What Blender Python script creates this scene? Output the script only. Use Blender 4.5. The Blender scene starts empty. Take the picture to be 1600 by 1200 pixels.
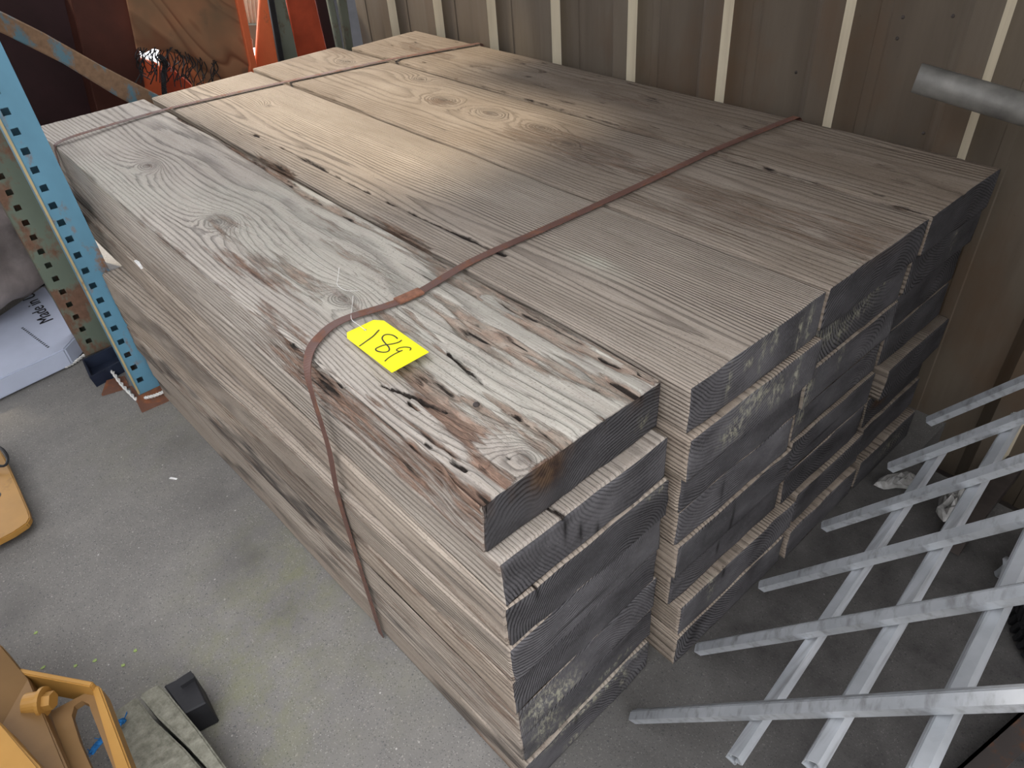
import bpy, bmesh, math, random
import numpy as np
from mathutils import Vector, Matrix

random.seed(7)
C = bpy.context.scene.collection
SC = bpy.context.scene
U = 0.68                      # metres per survey unit (two-inch hole pitch of the rack post gives the scale)
H = 2.1                       # camera height above the slab, survey units
F = 1124.438
RM = ((0.75077341, -0.65677235, -0.0706354), (-0.45262606, -0.43360884, -0.77917458), (0.48111219, 0.61695498, -0.62281427))

# ------------------------------------------------------------------ camera
cam = bpy.data.objects.new('camera', bpy.data.cameras.new('camera'))
C.objects.link(cam)
cam.data.sensor_fit = 'HORIZONTAL'; cam.data.sensor_width = 36.0
cam.data.lens = 36.0 * F / 1600.0
cam.data.clip_start = 0.02; cam.data.clip_end = 200
rx, ry, rz = RM
cam.matrix_world = Matrix(((rx[0], -ry[0], -rz[0], 0), (rx[1], -ry[1], -rz[1], 0), (rx[2], -ry[2], -rz[2], H * U), (0, 0, 0, 1)))
SC.camera = cam
cam.data.dof.use_dof = False

# ------------------------------------------------------------------ light and exposure
SC.view_settings.view_transform = 'Standard'; SC.view_settings.look = 'None'
SC.view_settings.gamma = 1.0; SC.view_settings.use_curve_mapping = False
SC.view_settings.exposure = 0.22
w = bpy.data.worlds.new('sky'); SC.world = w; w.use_nodes = True
bg = w.node_tree.nodes['Background']
bg.inputs[0].default_value = (0.945, 0.95, 1.0, 1); bg.inputs[1].default_value = 3.3
sun = bpy.data.objects.new('sun', bpy.data.lights.new('sun', 'SUN')); C.objects.link(sun)
sun.data.energy = 4.6; sun.data.angle = math.radians(7); sun.data.color = (1.0, 0.84, 0.62)
sun.rotation_euler = Vector((-0.25, 0.65, 0.72)).to_track_quat('Z', 'Y').to_euler()


# ------------------------------------------------------------------ survey helpers (pixel of the 1600x1200 photograph -> point on a known plane)
def ray(px, py):
    a, b = px - 800.0, py - 600.0
    return Vector([RM[0][k] * a + RM[1][k] * b + RM[2][k] * F for k in range(3)])
def m3(x, y, z): return Vector((x * U, y * U, (z + H) * U))      # survey units -> metres
def at(px, py, z=-H): d = ray(px, py); d = d * (z / d[2]); return m3(*d)
def atx(px, py, x): d = ray(px, py); d = d * (x / d[0]); return m3(*d)
def aty(px, py, y): d = ray(px, py); d = d * (y / d[1]); return m3(*d)

# ------------------------------------------------------------------ object helpers
def link(name, me, mats=(), parent=None):
    o = bpy.data.objects.new(name, me); C.objects.link(o)
    for m in mats: me.materials.append(m)
    if parent is not None: o.parent = parent
    return o
def tag(o, label, cat, group=None):
    o['label'] = label; o['category'] = cat
    if group: o['group'] = group
    return o
def thing(name, label, cat, loc=(0, 0, 0), group=None):
    o = bpy.data.objects.new(name, None); C.objects.link(o); o.location = loc
    o.empty_display_size = 0.05
    return tag(o, label, cat, group)
def bm_obj(name, bm, mat, parent=None, smooth=False, origin=None):
    """bm is in world metres; moved so that it sits right under its parent or at its own origin"""
    off = Vector(parent.location) if parent is not None else (Vector(origin) if origin is not None else None)
    if off is None:
        vs = [v.co for v in bm.verts]
        off = Vector(((min(v.x for v in vs) + max(v.x for v in vs)) / 2, (min(v.y for v in vs) + max(v.y for v in vs)) / 2, min(v.z for v in vs)))
    for v in bm.verts: v.co -= off
    bmesh.ops.recalc_face_normals(bm, faces=bm.faces)
    me = bpy.data.meshes.new(name); bm.to_mesh(me); bm.free()
    if smooth: me.polygons.foreach_set('use_smooth', [True] * len(me.polygons))
    o = link(name, me, [mat] if not isinstance(mat, (list, tuple)) else mat, parent)
    if parent is None: o.location = off
    return o
def add_prism(bm, pts, off, mi=0):
    a = [bm.verts.new(p) for p in pts]; b = [bm.verts.new(Vector(p) + Vector(off)) for p in pts]
    fs = [bm.faces.new(a), bm.faces.new(b[::-1])]
    n = len(a)
    for i in range(n): fs.append(bm.faces.new((a[i], b[i], b[(i + 1) % n], a[(i + 1) % n])))
    for f in fs: f.material_index = mi
    return fs
def add_box(bm, lo, hi, mi=0):
    x0, y0, z0 = lo; x1, y1, z1 = hi
    add_prism(bm, [(x0, y0, z0), (x1, y0, z0), (x1, y1, z0), (x0, y1, z0)], (0, 0, z1 - z0), mi)
def bevel(bm, w, seg=1):
    bmesh.ops.recalc_face_normals(bm, faces=bm.faces)
    bmesh.ops.bevel(bm, geom=[e for e in bm.edges if e.calc_face_angle(0) > 0.5], offset=w, segments=seg, affect='EDGES', clamp_overlap=True)
def frames(pts, up):
    out = []
    for i, p in enumerate(pts):
        t = (pts[min(i + 1, len(pts) - 1)] - pts[max(i - 1, 0)]).normalized()
        s = up - t * up.dot(t)
        if s.length < 1e-6: s = Vector((1, 0, 0)) - t * t.x
        s.normalize(); out.append((p, s, t.cross(s).normalized()))
    return out
def add_sweep(bm, pts, prof, up=Vector((0, 0, 1)), closed=True, caps=True):
    """prof: list of (a, b): a along the 'up'-ish side vector, b along t x side"""
    rings = []
    for p, s, n in frames([Vector(p) for p in pts], up):
        rings.append([bm.verts.new(p + s * a + n * b) for a, b in prof])
    k = len(prof)
    for r0, r1 in zip(rings, rings[1:]):
        for i in range(k if closed else k - 1):
            bm.faces.new((r0[i], r0[(i + 1) % k], r1[(i + 1) % k], r1[i]))
    if caps and closed:
        bm.faces.new(rings[0][::-1]); bm.faces.new(rings[-1])
def add_tube(bm, pts, r, seg=8, up=Vector((0, 0, 1)), caps=True):
    add_sweep(bm, pts, [(r * math.cos(2 * math.pi * i / seg), r * math.sin(2 * math.pi * i / seg)) for i in range(seg)], up, True, caps)
def smooth_path(pts, n=6):
    pts = [Vector(p) for p in pts]; out = []
    for i in range(len(pts) - 1):
        p0, p1, p2, p3 = pts[max(i - 1, 0)], pts[i], pts[i + 1], pts[min(i + 2, len(pts) - 1)]
        for k in range(n):
            t = k / n
            out.append(0.5 * ((2 * p1) + (p2 - p0) * t + (2 * p0 - 5 * p1 + 4 * p2 - p3) * t * t + (3 * p1 - p0 - 3 * p2 + p3) * t ** 3))
    return out + [pts[-1]]

# ------------------------------------------------------------------ numpy noise
def _h(ix, iy, iz, s):
    h = (ix.astype(np.int64) * 374761393 + iy.astype(np.int64) * 668265263 + iz.astype(np.int64) * 2147483647 + s * 1274126177) & 0xffffffff
    h = ((h ^ (h >> 13)) * 1103515245) & 0xffffffff
    h = ((h ^ (h >> 15)) * 2246822519) & 0xffffffff
    return ((h ^ (h >> 16)) & 0xffff) / 32767.5 - 1.0
def vn(x, y, z, s=0):
    x, y, z = np.broadcast_arrays(x, y, z)
    fx, fy, fz = np.floor(x), np.floor(y), np.floor(z)
    tx, ty, tz = x - fx, y - fy, z - fz
    tx = tx * tx * (3 - 2 * tx); ty = ty * ty * (3 - 2 * ty); tz = tz * tz * (3 - 2 * tz)
    r = 0
    for a in (0, 1):
        for b in (0, 1):
            for c in (0, 1):
                r = r + _h(fx + a, fy + b, fz + c, s) * (tx if a else 1 - tx) * (ty if b else 1 - ty) * (tz if c else 1 - tz)
    return r
def fbm(x, y, z, s=0, o=3):
    r = 0; a = 1.0
    for i in range(o):
        r = r + a * vn(x * 2 ** i, y * 2 ** i, z * 2 ** i, s + i * 17); a *= 0.5
    return r
def sstep(a, b, x):
    t = np.clip((x - a) / (b - a), 0, 1); return t * t * (3 - 2 * t)

# ------------------------------------------------------------------ materials
class NT:
    def __init__(s, name):
        s.m = bpy.data.materials.new(name); s.m.use_nodes = True
        s.t = s.m.node_tree; s.b = s.t.nodes['Principled BSDF']
        s.co = s.t.nodes.new('ShaderNodeTexCoord').outputs['Object']
    def lk(s, a, b): s.t.links.new(a, b)
    def put(s, sock, v):
        if hasattr(v, 'is_linked') or isinstance(v, bpy.types.NodeSocket): s.lk(v, sock)
        elif isinstance(v, (tuple, list)): sock.default_value = tuple(v) + ((1,) if len(v) == 3 and len(sock.default_value) == 4 else ())
        else: sock.default_value = v
    def math(s, op, a, b=0.0, clamp=False):
        n = s.t.nodes.new('ShaderNodeMath'); n.operation = op; n.use_clamp = clamp
        s.put(n.inputs[0], a); s.put(n.inputs[1], b); return n.outputs[0]
    def ramp(s, x, stops, mode='LINEAR'):
        n = s.t.nodes.new('ShaderNodeValToRGB'); n.color_ramp.interpolation = mode
        e = n.color_ramp.elements
        while len(e) < len(stops): e.new(0.5)
        for q, (p, c) in zip(e, stops):
            q.position = p; q.color = (c, c, c, 1) if isinstance(c, (int, float)) else tuple(c) + (1,)
        s.put(n.inputs[0], x); return n.outputs[0]
    def noise(s, scale=(1, 1, 1), detail=4, rough=0.55, co=None, off=None, w=None, dist=0.0):
        mp = s.t.nodes.new('ShaderNodeMapping'); mp.inputs['Scale'].default_value = scale
        s.lk(co or s.co, mp.inputs[0])
        if off is not None: s.put(mp.inputs['Location'], off)
        n = s.t.nodes.new('ShaderNodeTexNoise'); n.inputs['Scale'].default_value = 1.0
        if w is not None:
            n.noise_dimensions = '4D'; s.put(n.inputs['W'], w)
        n.inputs['Detail'].default_value = detail; n.inputs['Roughness'].default_value = rough; n.inputs['Distortion'].default_value = dist
        s.lk(mp.outputs[0], n.inputs['Vector']); return n.outputs['Fac']
    def voro(s, scale, co=None, feature='F1'):
        n = s.t.nodes.new('ShaderNodeTexVoronoi'); n.inputs['Scale'].default_value = scale; n.feature = feature
        s.lk(co or s.co, n.inputs['Vector']); return n.outputs
    def mix(s, f, a, b, mode='MIX'):
        n = s.t.nodes.new('ShaderNodeMix'); n.data_type = 'RGBA'; n.blend_type = mode
        s.put(n.inputs[0], f); s.put(n.inputs[6], a); s.put(n.inputs[7], b); return n.outputs[2]
    def attr(s, name, typ='GEOMETRY'):
        n = s.t.nodes.new('ShaderNodeAttribute'); n.attribute_name = name; n.attribute_type = typ; return n
    def tilt(s, a):
        m = s.t.nodes.new('ShaderNodeMapping'); m.inputs['Rotation'].default_value = (0, a, 0); s.lk(s.co, m.inputs[0]); return m.outputs[0]
    def spot(s, cx, cy, rad):
        """1 at (cx, cy) falling to 0 at rad, in object x/y: where a stain lies"""
        n = s.t.nodes.new('ShaderNodeVectorMath'); n.operation = 'MULTIPLY'; s.lk(s.co, n.inputs[0]); n.inputs[1].default_value = (1, 1, 0)
        d = s.t.nodes.new('ShaderNodeVectorMath'); d.operation = 'DISTANCE'; s.lk(n.outputs[0], d.inputs[0]); d.inputs[1].default_value = (cx, cy, 0)
        return s.math('SUBTRACT', 1.0, s.math('DIVIDE', d.outputs['Value'], rad), True)
    def bump(s, h, strength=0.4, dist=0.002, prev=None):
        n = s.t.nodes.new('ShaderNodeBump'); n.inputs['Strength'].default_value = strength; n.inputs['Distance'].default_value = dist
        s.lk(h, n.inputs['Height'])
        if prev is not None: s.lk(prev, n.inputs['Normal'])
        return n.outputs[0]
    def done(s, col, rough=0.8, metal=0.0, normal=None, spec=0.3):
        s.put(s.b.inputs['Base Color'], col); s.put(s.b.inputs['Roughness'], rough); s.put(s.b.inputs['Metallic'], metal)
        s.b.inputs['Specular IOR Level'].default_value = spec
        if normal is not None: s.lk(normal, s.b.inputs['Normal'])
        return s.m

def mat_plain(name, col, rough=0.6, metal=0.0, var=0.25, scale=18, bumpv=0.15):
    n = NT(name); f = n.noise((scale,) * 3, 5)
    c = n.mix(n.ramp(f, [(0.3, 0), (0.75, 1)]), tuple(x * (1 - var) for x in col), tuple(min(1, x * (1 + var)) for x in col))
    return n.done(c, rough, metal, n.bump(n.noise((scale * 6,) * 3, 4), bumpv, 0.001))
def mat_painted(name, col, rust=0.35, rustcol=(0.16, 0.06, 0.025), rough=0.5, scale=14, edge=0.52):
    n = NT(name)
    f = n.noise((scale, scale, scale * 0.6), 8, 0.65)
    k = n.ramp(f, [(edge + 0.12 - rust * 0.3, 0), (edge + 0.2 - rust * 0.3, 1)])
    g = n.noise((5, 5, 3), 4)
    c = n.mix(n.ramp(g, [(0.3, 0), (0.7, 1)]), tuple(x * 0.75 for x in col), tuple(min(1, x * 1.15) for x in col))
    rc = n.mix(n.noise((60, 60, 60), 4), tuple(x * 0.6 for x in rustcol), tuple(x * 1.5 for x in rustcol))
    c = n.mix(k, c, rc)
    return n.done(c, n.ramp(k, [(0, rough), (1, 0.9)]), 0.0, n.bump(n.math('ADD', f, n.math('MULTIPLY', k, 0.3)), 0.25, 0.002))

def mat_timber_side():
    n = NT('weathered_timber')
    ring = n.attr('ring').outputs['Fac']; wear = n.attr('wear')
    seed = n.attr('seed', 'OBJECT').outputs['Fac']; tone = n.attr('tone', 'OBJECT').outputs['Fac']
    sep = n.t.nodes.new('ShaderNodeSeparateColor'); n.lk(wear.outputs['Color'], sep.inputs[0])
    brown, dark, pale = sep.outputs
    fine = n.noise((170, 7, 170), 4, 0.6, w=seed)                       # fibre
    fibre = n.noise((420, 14, 420), 3, 0.6, w=seed)
    rr = n.math('ADD', ring, n.math('MULTIPLY', n.math('SUBTRACT', fine, 0.5), 0.9))
    fr = n.math('FRACT', rr)
    prof = n.ramp(fr, [(0.0, 0.15), (0.5, 0.0), (0.78, 0.75), (0.9, 1.0), (1.0, 0.15)])
    big = n.noise((5, 1.6, 5), 5, 0.6, w=seed)
    streak = n.noise((36, 1.5, 36), 5, 0.6, w=seed)
    early = n.mix(n.ramp(big, [(0.3, 0), (0.7, 1)]), (0.30, 0.258, 0.215), (0.52, 0.47, 0.405))
    late = n.mix(streak, (0.06, 0.048, 0.04), (0.17, 0.145, 0.12))
    c = n.mix(n.math('MULTIPLY', prof, n.ramp(n.noise((9, 3, 9), 4, 0.6, w=seed), [(0.32, 0.35), (0.62, 1.0)])), early, late)
    c = n.mix(n.math('MULTIPLY', n.ramp(streak, [(0.5, 0), (0.72, 1)]), 0.35), c, (0.19, 0.148, 0.118))
    c = n.mix(n.math('MULTIPLY', n.ramp(fibre, [(0.3, 0.0), (0.75, 1)]), 0.28), c, (0.55, 0.53, 0.5))
    # short drying checks along the grain
    ck = n.ramp(n.noise((190, 4.5, 190), 3, 0.55, w=seed), [(0.665, 0), (0.72, 1)])
    ck = n.math('MULTIPLY', ck, n.ramp(n.noise((7, 2.5, 7), 3, 0.5, w=seed), [(0.45, 0), (0.6, 1)]))
    # rotten brown wood, with its own crumbly variation
    bn = n.noise((70, 14, 70), 5, 0.7, w=seed)
    bcol = n.ramp(bn, [(0.3, (0.045, 0.026, 0.018)), (0.46, (0.15, 0.088, 0.06)), (0.56, (0.27, 0.165, 0.115)), (0.7, (0.36, 0.29, 0.235))])
    bm_ = n.math('ADD', brown, n.math('MULTIPLY', n.math('SUBTRACT', n.noise((110, 12, 110), 5, 0.7, w=seed), 0.5), n.math('MULTIPLY', n.ramp(brown, [(0.0, 0), (0.2, 1)]), 2.0)))
    brown = n.ramp(bm_, [(0.22, 0), (0.62, 0.9)])
    c = n.mix(brown, c, bcol)
    dust = n.attr('dust', 'OBJECT').outputs['Fac']
    dn = n.ramp(n.noise((11, 4, 11), 5, 0.6, w=seed), [(0.25, 0.55), (0.6, 1.0)])
    dcol = n.mix(n.noise((150, 110, 150), 4, 0.7), (0.125, 0.097, 0.072), (0.25, 0.203, 0.155))
    c = n.mix(n.math('MULTIPLY', dust, dn), c, dcol)
    c = n.mix(n.math('MULTIPLY', pale, n.ramp(n.noise((60, 20, 60), 4), [(0.3, 0.3), (0.6, 1)])), c, (0.47, 0.47, 0.4))
    brk = n.noise((130, 22, 130), 4, 0.65, w=seed)
    dark = n.ramp(n.math('ADD', dark, n.math('MULTIPLY', n.math('SUBTRACT', brk, 0.5), n.math('MULTIPLY', n.ramp(dark, [(0.0, 0), (0.15, 1)]), 1.6))), [(0.28, 0), (0.6, 1)])
    dk = n.math('MAXIMUM', n.math('MULTIPLY', ck, 0.85), dark)
    c = n.mix(n.math('MULTIPLY', wear.outputs['Alpha'], n.ramp(n.noise((120, 10, 120), 4, 0.65, w=seed), [(0.3, 0.35), (0.62, 0.95)])), c, (0.05, 0.047, 0.046))
    c = n.mix(dk, c, (0.022, 0.017, 0.014))
    grit = n.ramp(n.noise((300, 200, 300), 3, 0.7), [(0.56, 0), (0.68, 1)])
    c = n.mix(n.math('MULTIPLY', grit, n.ramp(n.noise((14, 6, 14), 3, w=seed), [(0.3, 0.15), (0.65, 0.6)])), c, (0.085, 0.07, 0.06))
    mul = n.t.nodes.new('ShaderNodeVectorMath'); mul.operation = 'SCALE'; n.lk(c, mul.inputs[0]); n.lk(tone, mul.inputs['Scale'])
    warm = n.attr('warm', 'OBJECT').outputs['Fac']
    c = n.mix(warm, mul.outputs[0], (0.9, 0.74, 0.58), 'MULTIPLY')
    hgt = n.math('ADD', n.math('MULTIPLY', prof, -0.9), n.math('MULTIPLY', fine, 1.1))
    hgt = n.math('SUBTRACT', hgt, n.math('MULTIPLY', dk, 1.6))
    hgt = n.math('ADD', hgt, n.math('MULTIPLY', n.math('MULTIPLY', bn, brown), 3.5))
    return n.done(c, 0.88, 0, n.bump(hgt, 0.75, 0.0026), 0.2)
def mat_timber_end():
    n = NT('sawn_end_grain')
    ring = n.attr('ring').outputs['Fac']; wear = n.attr('wear')
    seed = n.attr('seed', 'OBJECT').outputs['Fac']
    sep = n.t.nodes.new('ShaderNodeSeparateColor'); n.lk(wear.outputs['Color'], sep.inputs[0])
    brown, dark, pale = sep.outputs
    fine = n.noise((160, 160, 160), 4, 0.6, w=seed)
    fr = n.math('FRACT', n.math('ADD', ring, n.math('MULTIPLY', n.math('SUBTRACT', fine, 0.5), 0.35)))
    prof = n.ramp(fr, [(0.0, 0.1), (0.45, 0.0), (0.75, 0.9), (0.9, 1.0), (1.0, 0.1)])
    big = n.noise((9, 9, 16), 5, 0.6, w=seed)
    vis = n.ramp(n.noise((6, 6, 9), 4, 0.55, w=seed), [(0.36, 0.2), (0.56, 0.97)])
    base = n.mix(n.ramp(big, [(0.3, 0), (0.7, 1)]), (0.075, 0.071, 0.074), (0.2, 0.193, 0.2))
    c = n.mix(n.math('MULTIPLY', prof, vis), base, (0.02, 0.019, 0.021))
    c = n.mix(n.math('MULTIPLY', n.ramp(fine, [(0.5, 0), (0.7, 1)]), 0.3), c, (0.2, 0.195, 0.2))
    vs = n.noise((50, 50, 7), 4, 0.6, w=seed)
    c = n.mix(n.math('MULTIPLY', brown, 0.9), c, n.ramp(n.noise((40, 40, 40), 3), [(0.35, (0.045, 0.02, 0.014)), (0.6, (0.2, 0.115, 0.06))]))
    c = n.mix(n.math('MULTIPLY', pale, n.ramp(n.noise((90, 90, 45), 5, 0.75), [(0.47, 0), (0.6, 0.9)])), c, n.mix(vs, (0.5, 0.49, 0.43), (0.4, 0.38, 0.22)))
    spk = n.ramp(n.noise((330, 330, 330), 1), [(0.74, 0), (0.78, 1)])
    c = n.mix(n.math('MULTIPLY', spk, 0.6), c, (0.4, 0.4, 0.38))
    c = n.mix(dark, c, (0.008, 0.007, 0.007))
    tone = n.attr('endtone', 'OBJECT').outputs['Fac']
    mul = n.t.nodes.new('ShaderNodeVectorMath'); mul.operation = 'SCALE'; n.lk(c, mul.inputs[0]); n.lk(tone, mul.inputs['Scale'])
    h = n.math('ADD', n.math('MULTIPLY', n.math('MULTIPLY', prof, vis), 1.0), n.math('MULTIPLY', fine, 0.8))
    return n.done(mul.outputs[0], 0.85, 0, n.bump(h, 0.6, 0.0022), 0.25)
def mat_concrete():
    n = NT('worn_concrete')
    big = n.noise((1.3, 1.3, 1.3), 6, 0.6)
    mid = n.noise((14, 14, 14), 5, 0.6)
    c = n.mix(n.ramp(big, [(0.3, 0), (0.7, 1)]), (0.165, 0.158, 0.145), (0.245, 0.235, 0.215))
    c = n.mix(n.math('MULTIPLY', n.ramp(mid, [(0.35, 0), (0.7, 1)]), 0.35), c, (0.125, 0.122, 0.118))
    v = n.voro(150)
    sz = n.t.nodes.new('ShaderNodeSeparateColor'); n.lk(v['Color'], sz.inputs[0])
    stone = n.math('MULTIPLY', n.ramp(v['Distance'], [(0.28, 1), (0.42, 0)]), n.ramp(sz.outputs[0], [(0.72, 0), (0.8, 1)]))
    sc_ = n.ramp(sz.outputs[1], [(0.0, (0.10, 0.10, 0.105)), (0.45, (0.15, 0.145, 0.14)), (0.75, (0.26, 0.24, 0.215)), (0.985, (0.32, 0.3, 0.27)), (1.0, (0.6, 0.58, 0.54))])
    c = n.mix(n.math('MULTIPLY', stone, 0.75), c, sc_)
    v2 = n.voro(330); s2 = n.t.nodes.new('ShaderNodeSeparateColor'); n.lk(v2['Color'], s2.inputs[0])
    st2 = n.math('MULTIPLY', n.ramp(v2['Distance'], [(0.3, 1), (0.45, 0)]), n.ramp(s2.outputs[0], [(0.45, 0), (0.52, 1)]))
    c = n.mix(n.math('MULTIPLY', st2, 0.85), c, n.ramp(s2.outputs[1], [(0, (0.06, 0.06, 0.06)), (0.6, (0.2, 0.19, 0.18)), (1, (0.38, 0.37, 0.34))]))
    # moss stains and damp marks where the photograph has them
    mn = n.ramp(n.noise((9, 9, 9), 6, 0.7), [(0.42, 0), (0.62, 1)])
    moss = 0
    for px, py, r, k in ((455, 900, 0.34, 0.42), (445, 950, 0.16, 0.6), (380, 1050, 0.3, 0.45), (400, 1130, 0.25, 0.4), (560, 1060, 0.25, 0.2), (230, 690, 0.3, 0.15)):
        p = at(px, py); moss = n.math('MAXIMUM', moss, n.math('MULTIPLY', n.spot(p.x, p.y, r), k))
    c = n.mix(n.math('MULTIPLY', moss, mn), c, (0.205, 0.215, 0.085))
    damp = 0
    for px, py, r, k in ((400, 870, 0.16, 0.7), (340, 780, 0.14, 0.6), (440, 960, 0.12, 0.6), (290, 690, 0.12, 0.4), (10, 960, 0.12, 0.5)):
        p = at(px, py); damp = n.math('MAXIMUM', damp, n.math('MULTIPLY', n.spot(p.x, p.y, r), k))
    c = n.mix(n.math('MULTIPLY', damp, n.ramp(n.noise((6, 6, 6), 4), [(0.35, 0.2), (0.6, 1)])), c, (0.09, 0.085, 0.08))
    # shade under the roof and grate painted dark into the floor
    shade_mask = 0
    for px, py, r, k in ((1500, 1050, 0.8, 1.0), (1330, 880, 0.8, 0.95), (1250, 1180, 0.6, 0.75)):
        p = at(px, py); shade_mask = n.math('MAXIMUM', shade_mask, n.math('MULTIPLY', n.ramp(n.spot(p.x, p.y, r), [(0, 0), (0.5, 1)]), k))
    c = n.mix(n.math('MULTIPLY', shade_mask, n.ramp(mid, [(0.25, 0.95), (0.75, 0.6)])), c, (0.033, 0.031, 0.03))
    h = n.math('ADD', n.math('MULTIPLY', stone, 0.5), n.math('ADD', mid, n.noise((220, 220, 220), 3)))
    return n.done(c, 0.88, 0, n.bump(h, 0.35, 0.002), 0.25)
def mat_wall():  # flats coloured dark for the wall's shade, with stains and rust over it
    n = NT('shaded_stained_sheet')
    f = n.noise((3.0, 3.0, 0.7), 6, 0.6); g = n.noise((16, 16, 1.2), 5, 0.6)
    c = n.mix(n.ramp(f, [(0.3, 0), (0.7, 1)]), (0.075, 0.057, 0.040), (0.122, 0.099, 0.072))
    c = n.mix(n.math('MULTIPLY', n.ramp(g, [(0.45, 0), (0.75, 1)]), 0.5), c, (0.065, 0.048, 0.033))
    r = n.ramp(n.noise((2.6, 2.6, 1.8), 5, 0.65), [(0.52, 0), (0.7, 1)])
    c = n.mix(n.math('MULTIPLY', r, 0.6), c, (0.09, 0.05, 0.024))
    sp = n.ramp(n.noise((120, 120, 60), 2), [(0.75, 0), (0.79, 1)])
    c = n.mix(sp, c, (0.05, 0.035, 0.025))
    return n.done(c, n.ramp(g, [(0.3, 0.5), (0.7, 0.75)]), 0, n.bump(g, 0.1, 0.002), 0.4)
def mat_cream():  # pale flank colour stands in for light caught on the ribs
    n = NT('lit_cream_flank')
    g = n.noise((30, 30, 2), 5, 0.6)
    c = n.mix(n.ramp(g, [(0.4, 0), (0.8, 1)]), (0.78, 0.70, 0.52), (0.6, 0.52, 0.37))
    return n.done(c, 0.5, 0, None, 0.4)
def mat_galv():
    n = NT('galvanised_steel')
    v = n.voro(90); f = n.noise((8, 8, 8), 4)
    c = n.mix(n.ramp(f, [(0.3, 0), (0.7, 1)]), (0.34, 0.36, 0.375), (0.54, 0.565, 0.59))
    s = n.t.nodes.new('ShaderNodeSeparateColor'); n.lk(v['Color'], s.inputs[0])
    c = n.mix(n.math('MULTIPLY', s.outputs[0], 0.1), c, (0.55, 0.58, 0.62))
    g = n.noise((3, 60, 60), 4)
    c = n.mix(n.math('MULTIPLY', n.ramp(g, [(0.5, 0), (0.75, 1)]), 0.6), c, (0.13, 0.12, 0.11))
    return n.done(c, 0.5, 0.35, n.bump(n.noise((90, 90, 90), 3), 0.1, 0.001), 0.4)
def mat_plywood():
    n = NT('plywood_face')
    ring = n.math('ADD', n.math('MULTIPLY', n.noise((2.4, 2.4, 0.7), 2, 0.4, co=n.tilt(0.6), dist=0.2), 26.0), 0.0)
    fr = n.ramp(n.math('FRACT', ring), [(0, 0.0), (0.6, 0.25), (0.85, 1.0), (1, 0.0)])
    c = n.mix(fr, (0.33, 0.165, 0.085), (0.16, 0.06, 0.027))
    c = n.mix(n.ramp(n.noise((2.5, 2.5, 2.5), 4), [(0.45, 0), (0.6, 1)]), c, (0.19, 0.12, 0.068))
    c = n.mix(n.ramp(n.noise((9, 9, 9), 4), [(0.6, 0), (0.72, 0.6)]), c, (0.12, 0.09, 0.06))
    return n.done(c, 0.7)
def mat_fabric():
    n = NT('grey_tarp')
    f = n.noise((6, 6, 6), 6, 0.6)
    c = n.mix(n.ramp(f, [(0.35, 0), (0.7, 1)]), (0.12, 0.105, 0.10), (0.27, 0.235, 0.225))
    return n.done(c, 0.7, 0, n.bump(n.noise((26, 26, 10), 5), 0.5, 0.004))
def mat_film():
    n = NT('clear_plastic_film')
    n.b.inputs['Transmission Weight'].default_value = 0.55; n.b.inputs['IOR'].default_value = 1.3
    return n.done((0.85, 0.86, 0.85), 0.25, 0, None, 0.6)

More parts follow.
